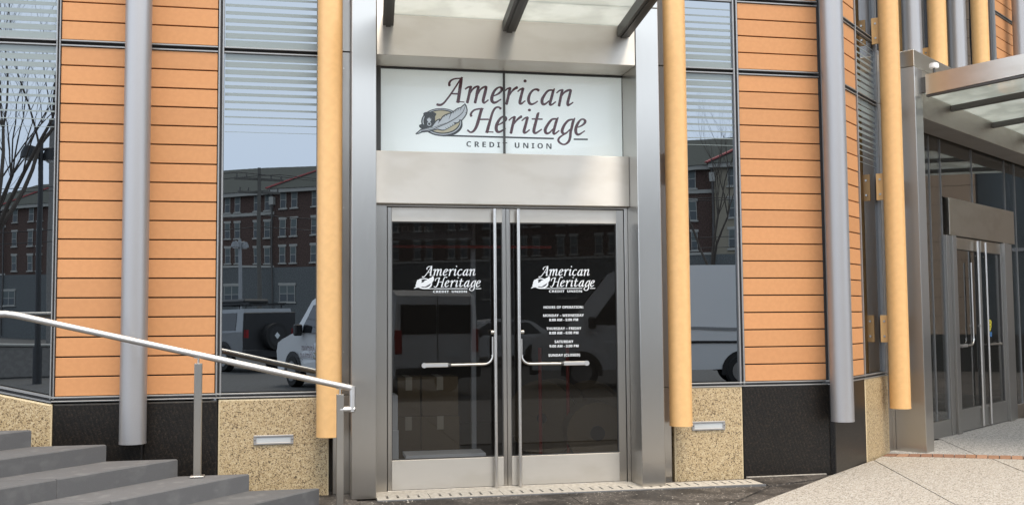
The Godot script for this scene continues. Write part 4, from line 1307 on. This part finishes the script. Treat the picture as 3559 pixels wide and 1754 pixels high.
func van(called: String, label: String, front: Vector2, dir: Vector2, prof: Array, w: float, lean: float, belt: float, r: float, wx: Array, paint: Material, glasses: Array, screen: Array) -> Node3D:
	var t := thing(called, label, called.split("_")[1] if called.begins_with("parked") else called, vehicle_frame(front, dir))
	part(t, "body", body(prof, w, lean, belt), paint)
	for x in wx:
		# dark wheel arches, tyre, rim
		for s in [0, 1]:
			var z := -0.006 if s == 0 else w + 0.006
			var arch := MB.new()
			var pa := PackedVector2Array()
			for i in 13: pa.append(Vector2(x + cos(PI * i / 12) * r * 1.22, r + sin(PI * i / 12) * r * 1.22))
			pa.append(Vector2(x - r * 1.22, 0.28)); pa.append(Vector2(x + r * 1.22, 0.28))
			arch.prism(pa, z - 0.01, z + 0.01)
			part(t, "wheel_arch", arch, M.black_trim)
			wheel(t, x, -0.03 if s == 0 else w + 0.03, r, 1.0 if s == 0 else -1.0)
	for g in glasses: side_glass(t, "side_window", g, w, lean, belt, M.car_glass)
	# windscreen: a quad between two profile points
	var a := Vector2(screen[0], screen[1]); var b := Vector2(screen[2], screen[3])
	var ia := maxf(0.0, a.y - belt) * lean + 0.1; var ib := maxf(0.0, b.y - belt) * lean + 0.08
	var o := V(-0.012, 0.012, 0)
	part(t, "windscreen", MB.new().quad_of(V(a.x, a.y, ia) + o, V(a.x, a.y, w - ia) + o, V(b.x, b.y, w - ib) + o, V(b.x, b.y, ib) + o), M.car_glass)
	pbox(t, "bumper", V(prof[0] - 0.06, 0.3, 0.05), V(prof[0] + 0.1, 0.55, w - 0.05), M.black_trim, 0.02)
	for z in [0.12, w - 0.34]: pbox(t, "headlight", V(prof[0] - 0.02, 0.68, z), V(prof[0] + 0.12, 0.86, z + 0.22), M.lamp_clear, 0.02)
	for z in [-0.2, w + 0.02]: pbox(t, "door_mirror", V(b.x - 0.35, belt + 0.02, z), V(b.x - 0.2, belt + 0.27, z + 0.18), M.black_trim, 0.03)
	return t


func vehicles() -> void:
	var t := van("parked_van", "white van with a script logo, mirrored in the window left of the entrance", Vector2(-2.26, 16.16), Vector2(0.40, -0.91), [0.0, 0.38, 0.0, 0.80, 0.08, 0.98, 0.35, 1.06, 1.02, 1.20, 1.78, 1.92, 2.15, 2.06, 5.35, 2.06, 5.55, 1.95, 5.6, 1.0, 5.6, 0.38], 1.95, 0.12, 1.12, 0.37, [0.95, 4.45], M.white_car_paint, [[1.35, 1.20, 1.90, 1.83, 2.45, 1.85, 2.45, 1.20]], [1.06, 1.23, 1.74, 1.88])
	var holder := thing("van_logo", "script logo printed on the side of the white van", "logo", vehicle_frame(Vector2(-2.26, 16.16), Vector2(0.40, -0.91)) * Transform3D(Basis(Vector3.UP, PI), V(1.35, 0.62, -0.012)))
	logo(holder, 0.62, Vector2(-0.95, 0.0), 0.0, M.maroon_print, M.grey_print, M.tan_print, M.pale_print)
	remove_child(holder)
	t.add_child(holder, true)
	holder.name = "logo"
	holder.transform = Transform3D(Basis(Vector3.UP, PI), V(1.35, 0.62, -0.012))
	for k in ["label", "category"]: holder.remove_meta(k)
	for z in [0.16, 1.0]: pbox(t, "rear_window", V(5.58, 1.22, z), V(5.615, 1.78, z + 0.78), M.car_glass, 0.01)
	pbox(t, "rear_door_seam", V(5.59, 0.5, 0.965), V(5.606, 1.95, 0.98), M.black_trim)
	pbox(t, "rear_bumper", V(5.56, 0.36, 0.05), V(5.72, 0.58, 1.9), M.black_trim, 0.02)
	pbox(t, "number_plate", V(5.6, 0.75, 1.15), V(5.612, 0.88, 1.47), M.pale_print)
	for z in [0.03, 1.76]: pbox(t, "tail_light", V(5.58, 0.85, z), V(5.62, 1.3, z + 0.15), M.lamp_red, 0.01)
	for x in [2.55, 4.1]: pbox(t, "door_seam", V(x, 0.5, -0.006), V(x + 0.014, 1.12, 0.004), M.black_trim)
	t = van("parked_van", "tall plain white panel van mirrored in the narrow window and the right door", Vector2(3.10, 12.97), Vector2(0.95, -0.30), [0.0, 0.40, 0.0, 0.95, 0.12, 1.12, 0.75, 1.32, 1.62, 2.42, 2.0, 2.58, 6.6, 2.60, 6.85, 2.45, 6.9, 1.0, 6.9, 0.40], 2.0, 0.09, 1.25, 0.36, [1.05, 4.4], M.white_car_paint, [[1.25, 1.35, 1.85, 2.15, 2.5, 2.15, 2.5, 1.35]], [0.80, 1.38, 1.56, 2.36])
	for y in [0.95, 1.24]: pbox(t, "rub_strip", V(2.6, y, -0.016), V(6.8, y + 0.05, 0.0), M.grey_post if y > 1.0 else M.black_trim)
	t = van("parked_suv", "boxy pale off-road car with a black rear and spare wheel, mirrored left of the van", Vector2(-6.1, 25.9), Vector2(0.60, -0.80), [0.0, 0.5, 0.0, 1.0, 0.15, 1.10, 1.35, 1.16, 1.85, 1.74, 2.1, 1.82, 4.5, 1.85, 4.62, 1.15, 4.62, 0.5], 1.85, 0.14, 1.15, 0.39, [0.85, 3.65], M.silver_car_paint, [[1.62, 1.2, 1.98, 1.70, 2.45, 1.72, 2.45, 1.2], [2.55, 1.2, 2.55, 1.72, 3.3, 1.73, 3.3, 1.2], [3.42, 1.2, 3.42, 1.73, 4.2, 1.74, 4.25, 1.2]], [1.4, 1.2, 1.82, 1.70])
	pbox(t, "rear_panel", V(4.58, 0.5, 0.02), V(4.66, 1.74, 1.83), M.black_trim, 0.02)
	var sp := part(t, "spare_wheel", MB.new().tube([V(4.66, 1.02, 1.0), V(4.88, 1.02, 1.0)], 0.37, 28), M.tyre)
	raw(sp, "cover", MB.new().tube([V(4.88, 1.02, 1.0), V(4.89, 1.02, 1.0)], 0.27, 24).mesh(), M.black_trim)
	raw(sp, "badge", MB.new().prism(poly([0.0, 0.09, 0.09, 0.0, 0.0, -0.09, -0.09, 0.0]), 0.0, 0.006).mesh(), M.pale_print, V(4.893, 1.02, 1.0)).rotation.y = PI / 2
	pbox(t, "rear_bumper", V(4.58, 0.42, 0.0), V(4.8, 0.66, 1.85), M.black_trim, 0.03)
	for z in [0.03, 1.66]: pbox(t, "tail_light", V(4.60, 0.95, z), V(4.66, 1.22, z + 0.16), M.lamp_red, 0.01)
	var rack := MB.new()
	for z in [0.28, 1.57]: rack.bar(V(1.9, 1.98, z), V(4.5, 2.0, z), 0.04, 0.05)
	for x in [2.0, 2.7, 3.4, 4.1, 4.4]: rack.bar(V(x, 1.97, 0.26), V(x, 1.97, 1.6), 0.05, 0.04)
	for x in [2.1, 4.3]:
		for z in [0.3, 1.55]: rack.bar(V(x, 1.8, z), V(x, 1.98, z), 0.03, 0.03, Vector3.RIGHT)
	part(t, "roof_rack", rack, M.black_trim)
	pbox(t, "roof_load", V(2.3, 2.0, 0.5), V(3.9, 2.14, 1.4), M.black_trim, 0.05)
	part(t, "beacon", MB.new().tube([V(2.0, 2.0, 0.5), V(2.0, 2.16, 0.5)], 0.09, 14), M.lamp_red)
	for k in [[Vector2(2.2, 23.0), "white hatchback mirrored in the left door, the nearer car"], [Vector2(3.2, 28.0), "white hatchback mirrored in the left door, the farther car"]]:
		t = van("parked_car", k[1], k[0], Vector2(1.0, 0.1), [0.0, 0.32, 0.0, 0.68, 0.2, 0.82, 1.05, 0.95, 1.8, 1.42, 2.2, 1.48, 3.3, 1.42, 3.9, 1.02, 4.2, 0.9, 4.25, 0.32], 1.75, 0.25, 0.9, 0.32, [0.8, 3.4], M.white_car_paint, [[1.25, 0.98, 1.85, 1.36, 2.45, 1.40, 2.45, 0.98], [2.52, 0.98, 2.52, 1.40, 3.2, 1.36, 3.6, 1.02]], [1.08, 0.98, 1.78, 1.39])


func lamp_post(label: String, at: Vector3, h: float, m: Material, r: float) -> void:
	var t := thing("street_lamp", label, "street lamp", Transform3D(), at)
	part(t, "pole", MB.new().tube([at, at + V(0, 0.9, 0), at + V(0, 0.92, 0), at + V(0, h, 0)], [r * 1.5, r * 1.5, r, r * 0.8], 14), m)
	for s in [-1.0, 1.0]:
		var c := at + V(0.24 * s, h - 0.36, 0.1 * s)
		var hd := part(t, "lamp_head", MB.new().tube([c + V(0, 0.28, 0), c + V(0, 0.26, 0), c + V(0, 0.12, 0), c + V(0, -0.02, 0)], [0.05, 0.13, 0.20, 0.22], 20), m)
		raw(hd, "lens", MB.new().tube([c + V(0, -0.02, 0), c + V(0, -0.08, 0)], [0.17, 0.1], 20).mesh(), M.lamp_clear)
		part(t, "arm", MB.new().tube([at + V(0, h - 0.15, 0), c + V(0, 0.27, 0)], 0.035, 8), m)


func bare_tree(label: String, at: Vector3, h: float, r0: float, seed_: int, lean: Vector3, spread: float) -> void:
	var t := thing("bare_tree", label, "tree", Transform3D(), at)
	var r := RandomNumberGenerator.new()
	r.seed = seed_
	var trunk := MB.new()
	var crown := MB.new()
	var grow := [[at, (Vector3.UP + lean * 0.2).normalized(), h * 0.34, r0, 0]]
	while grow.size():
		var g: Array = grow.pop_back()
		var p: Vector3 = g[0]; var d: Vector3 = g[1]; var l: float = g[2]; var w: float = g[3]; var lv: int = g[4]
		var path := [p]
		var rs := [w]
		var n := 4
		for i in n:
			d = (d + V(r.randf_range(-1, 1), r.randf_range(-0.4, 0.8), r.randf_range(-1, 1)) * (0.06 if lv == 0 else 0.13) + lean * 0.03).normalized()
			p += d * l / n
			path.append(p)
			rs.append(w * lerpf(1.0, 0.62 if lv < 5 else 0.25, float(i + 1) / n))
			if lv > 0 and lv < 6 and i > 0 and r.randf() < 0.55:
				var sd := (d + V(r.randf_range(-1, 1), r.randf_range(-0.2, 0.7), r.randf_range(-1, 1)) * spread).normalized()
				grow.append([p, sd, l * r.randf_range(0.45, 0.7), rs[-1] * 0.45, mini(lv + 2, 6)])
		(trunk if lv == 0 else crown).tube(path, rs, 8 if lv < 2 else (5 if lv < 4 else 3), lv == 0)
		if lv < 6:
			var kids := 3 if lv < 2 else 2
			for k in kids:
				var sd := (d + V(r.randf_range(-1, 1), r.randf_range(-0.1, 0.6), r.randf_range(-1, 1)) * spread * 0.8).normalized()
				grow.append([p, sd, l * r.randf_range(0.62, 0.85), rs[-1] * r.randf_range(0.62, 0.85), lv + 1])
	part(t, "trunk", trunk, M.bark)
	part(t, "crown", crown, M.bark)


func far_window(w: float, h: float, cross: bool) -> Node3D: # a window with its bottom middle at the origin, wall plane z = 0
	var o := Node3D.new()
	raw(o, "frame", MB.new().box(V(-w / 2, 0, 0.0), V(w / 2, h, 0.05)).mesh(), M.pale_trim)
	for k in ([[-w / 2 + 0.05, 0.05, w / 2 - 0.05, h * 0.5 - 0.03], [-w / 2 + 0.05, h * 0.5 + 0.03, w / 2 - 0.05, h - 0.05]] if not cross else [[-w / 2 + 0.06, 0.06, -0.04, h * 0.5 - 0.03], [0.04, 0.06, w / 2 - 0.06, h * 0.5 - 0.03], [-w / 2 + 0.06, h * 0.5 + 0.03, -0.04, h - 0.06], [0.04, h * 0.5 + 0.03, w / 2 - 0.06, h - 0.06]]):
		raw(o, "pane", MB.new().box(V(k[0], k[1], 0.02), V(k[2], k[3], 0.056)).mesh(), M.blind if k[1] > h * 0.4 else M.window_dark)
	raw(o, "lintel", MB.new().box(V(-w / 2 - 0.1, h, -0.05), V(w / 2 + 0.1, h + 0.2, 0.08)).mesh(), M.pale_trim)
	raw(o, "sill", MB.new().box(V(-w / 2 - 0.12, -0.12, -0.05), V(w / 2 + 0.12, 0.0, 0.12)).mesh(), M.pale_trim)
	return o


func brick_building() -> void:
	var right := mir(V(-27.4 + 0.938 * 62.0, 0, -97.5 + 0.347 * 62.0))
	var left := mir(V(-27.4 - 0.938 * 34.0, 0, -97.5 - 0.347 * 34.0))
	var x := (left - right).normalized()
	var fr := Transform3D(Basis(x, Vector3.UP, x.cross(Vector3.UP)), right)
	var L := left.distance_to(right)
	var t := thing("apartment_building", "four storey brick apartment block with dark roof, mirrored from across the street", "building", fr)
	pbox(t, "base_wall", V(0, -0.12, -14), V(L, 6.2, 0.1), M.grey_block)
	pbox(t, "brick_wall", V(0, 6.2, -14), V(L, 13.0, 0.0), M.brick_wall)
	pbox(t, "belt_course", V(-0.05, 11.15, -0.1), V(L + 0.05, 11.42, 0.09), M.pale_trim)
	pbox(t, "belt_course", V(-0.05, 6.2, -0.1), V(L + 0.05, 6.4, 0.16), M.pale_trim)
	pbox(t, "eave", V(-0.4, 12.95, -14.4), V(L + 0.4, 13.3, 0.45), M.pale_trim)
	var rf := MB.new()
	rf.quad(V(-0.5, 13.3, 0.55), V(L + 0.5, 13.3, 0.55), V(L - 5, 16.6, -6.5), V(5, 16.6, -6.5))
	rf.quad(V(L + 0.5, 13.3, -14.5), V(-0.5, 13.3, -14.5), V(5, 16.6, -6.5), V(L - 5, 16.6, -6.5))
	rf.tri(V(-0.5, 13.3, -14.5), V(-0.5, 13.3, 0.55), V(5, 16.6, -6.5)); rf.tri(V(L + 0.5, 13.3, 0.55), V(L + 0.5, 13.3, -14.5), V(L - 5, 16.6, -6.5))
	part(t, "roof", rf, M.roof_shingle)
	# pavilions that step forward, with hipped roofs and red flashing on the hips
	var pav := [[62.0 - 15.2, 9.0, M.brick_wall], [62.0 - 47.0 - 9.0, 9.5, M.cream_wall], [62.0 + 18.0, 8.0, M.brick_wall]]
	for p in pav:
		var a: float = p[0]; var b: float = p[0] + p[1]
		pbox(t, "pavilion_base", V(a, -0.12, 0.1), V(b, 6.2, 0.9), M.grey_block)
		pbox(t, "pavilion_wall", V(a, 6.2, 0.05), V(b, 13.0, 0.8), p[2])
		pbox(t, "pavilion_eave", V(a - 0.35, 12.96, 0.4), V(b + 0.35, 13.32, 1.25), M.pale_trim)
		var m := (a + b) / 2
		var q := MB.new()
		q.tri(V(a - 0.5, 13.32, 1.35), V(b + 0.5, 13.32, 1.35), V(m, 16.9, -5.2))
		q.tri(V(b + 0.5, 13.32, 1.35), V(b + 0.5, 13.32, -5.2), V(m, 16.9, -5.2)); q.tri(V(a - 0.5, 13.32, -5.2), V(a - 0.5, 13.32, 1.35), V(m, 16.9, -5.2))
		part(t, "pavilion_roof", q, M.roof_shingle)
		for s in [a - 0.5, b + 0.5]:
			part(t, "hip_flashing", MB.new().bar(V(s, 13.38, 1.4), V(m, 16.96, -5.15), 0.32, 0.12), M.red_flashing)
		for s in [a - 0.1, b + 0.1]:
			part(t, "downpipe", MB.new().tube([V(s, 0.0, 1.0), V(s, 12.4, 1.0), V(s, 12.95, 1.15)], 0.09, 8), M.dark_metal)
			pbox(t, "rainwater_head", V(s - 0.22, 11.9, 0.82), V(s + 0.22, 12.6, 1.2), M.pale_trim)
	var w0 := far_window(0.62, 1.5, false)
	var g0 := far_window(1.7, 1.55, true)
	var n := 0
	var depth := func(u: float) -> float:
		for p in pav:
			if u > p[0] - 0.6 and u < p[0] + p[1] + 0.6: return -9.0 if (u < p[0] + 0.6 or u > p[0] + p[1] - 0.6) else 0.82
		return 0.01
	for i in int(L / 3.3):
		for off in [0.9, 2.05]:
			var u: float = i * 3.3 + off
			var z: float = depth.call(u)
			if z < -1.0: continue
			for y in [11.55, 9.05, 6.6]:
				var c := w0.duplicate()
				n += 1
				c.name = "window" if n == 1 else "window_%03d" % (n - 1)
				t.add_child(c, true)
				c.position = V(u, y, z)
		if i % 2 == 0:
			var c := g0.duplicate()
			n += 1
			c.name = "window_%03d" % (n - 1)
			t.add_child(c, true)
			c.position = V(i * 3.3 + 1.5, 3.0, 0.92 if depth.call(i * 3.3 + 1.5) > 0.1 or depth.call(i * 3.3 + 1.5) < -1.0 else 0.11)
	w0.free()
	g0.free()
	var bal := pbox(t, "balcony", V(62 - 47 - 6.0, 8.6, 0.8), V(62 - 47 - 3.2, 8.75, 2.0), M.pale_trim)
	var rails := MB.new()
	for k in 15: rails.bar(V(62 - 53.0 + 0.2 * k, 8.75, 1.95), V(62 - 53.0 + 0.2 * k, 9.75, 1.95), 0.03, 0.03, Vector3.RIGHT)
	rails.bar(V(9.0, 9.75, 1.95), V(11.8, 9.75, 1.95), 0.05, 0.05)
	raw(bal, "railing", rails.mesh(), M.black_trim)


func street() -> void:
	vehicles()
	lamp_post("dark twin-headed street lamp mirrored in the far left window", V(-4.05, -0.12, 10.9), 5.85, M.lamp_post, 0.07)
	lamp_post("grey twin-headed street lamp mirrored in front of the brick block", V(4.3, -0.12, 34.5), 5.4, M.grey_post, 0.1)
	bare_tree("large bare tree leaning over the stairs, mirrored in the far left window", mir(V(-12.1, -0.12, -22.5)), 10.5, 0.13, 11, V(0.75, 0.35, 0.1), 0.72)
	bare_tree("slender bare tree mirrored in the narrow window right of the entrance", mir(V(7.7, -0.12, -40)), 9.2, 0.13, 23, V(0.0, 0.6, 0.0), 0.55)
	bare_tree("bare tree farther along the street, behind the large leaning one", mir(V(-18.5, -0.12, -36)), 11.0, 0.18, 31, V(0.2, 0.4, 0.0), 0.7)
	var at := V(6.0, -0.12, 39.2)
	var t := thing("utility_pole", "wooden utility pole with crossarms mirrored before the brick block", "pole", Transform3D(), at)
	part(t, "shaft", MB.new().tube([at, at + V(0, 9.6, 0)], [0.13, 0.09], 12), M.pole_wood)
	for k in [[9.0, 1.3], [8.3, 1.1]]:
		var arm := part(t, "crossarm", MB.new().bar(at + V(-k[1], k[0], 0.15), at + V(k[1], k[0], 0.15), 0.1, 0.12), M.pole_wood)
		for s in [-0.9, -0.5, 0.5, 0.9]: raw(arm, "insulator", MB.new().tube([at + V(k[1] * s, k[0] + 0.06, 0.15), at + V(k[1] * s, k[0] + 0.24, 0.15)], 0.04, 8).mesh(), M.dark_metal)
	for k in [[9.2, -1.1, "power cable on one outer end of the utility pole's upper crossarm"], [9.2, 1.1, "power cable on the other outer end of the upper crossarm, nearer the pale lamp"], [7.0, 0.2, "upper of the two slack cables below the utility pole's crossarms"], [6.4, 0.2, "lowest slack cable along the street, under all the others"]]:
		var w := thing("power_line", k[2], "cable", Transform3D(), V(6, k[0], 39.2), "power cables along the street")
		var path := []
		for i in 25:
			var u := i / 24.0
			path.append(V(6.0 + k[1] + (u - 0.5) * 80, k[0] - 1.2 * sin(PI * fposmod(u * 2.0, 1.0)), 39.35 - (u - 0.5) * 22))
		part(w, "cable", MB.new().tube(path, 0.02, 5), M.black_trim)
	var q := mir(V(-27.6, 0, -62))
	t = thing("concrete_tower", "tall grey concrete shaft rising behind the roofs, mirrored far left", "tower", Transform3D(), q)
	pbox(t, "shaft", q + V(-0.34, -0.12, -0.34), q + V(0.34, 13.2, 0.34), M.concrete, 0.05)
	pbox(t, "shaft_cap", q + V(-0.42, 13.2, -0.42), q + V(0.42, 13.6, 0.42), M.grey_block, 0.05)
	t = thing("low_wall", "low pale concrete wall with a dark opening beside the road, mirrored far left", "wall", Transform3D(), V(-8, 0, 14))
	pbox(t, "wall", V(-14, -0.12, 14.0), V(-3.4, 0.75, 14.3), M.concrete, 0.03)
	pbox(t, "wall_cap", V(-14.05, 0.75, 13.95), V(-3.35, 0.83, 14.35), M.pale_trim, 0.02)
	pbox(t, "opening", V(-7.6, 0.15, 13.985), V(-6.7, 0.6, 14.002), M.black_trim)
	# building across the plaza on the right, out of the frame but in the glass of the second entrance
	var fr := Transform3D(Basis(Vector3.UP, deg_to_rad(-60.6)), V(19.5, 0, -16.5))
	t = thing("plaza_building", "tan clad building across the plaza, mirrored in the second entrance", "building", fr)
	pbox(t, "wall", V(-7, -0.12, -6), V(11, 13.9, -0.02), M.dark_gap)
	pbox(t, "roof_edge", V(-7.1, 13.9, -6.1), V(11.1, 14.2, 0.1), M.aluminium)
	for i in 5:
		var x0 := -6.9 + i * 3.2
		for k in 28:
			raw(t, "cladding_panel", MB.new().box(V(x0, 0.9 + 0.46 * k, -0.02), V(x0 + 1.7, 0.9 + 0.46 * k + 0.45, 0.03)).mesh(), M.tan_cladding)
		var w := pbox(t, "window", V(x0 + 1.75, 0.9, -0.02), V(x0 + 3.15, 13.7, 0.0), M.window_dark)
		for y in [2.9, 5.1, 7.3, 9.5, 11.7]: raw(w, "transom", MB.new().box(V(x0 + 1.75, y, 0.0), V(x0 + 3.15, y + 0.08, 0.04)).mesh(), M.aluminium)
	pbox(t, "base", V(-7, -0.12, -0.02), V(11, 0.88, 0.04), M.dark_granite)
	brick_building()
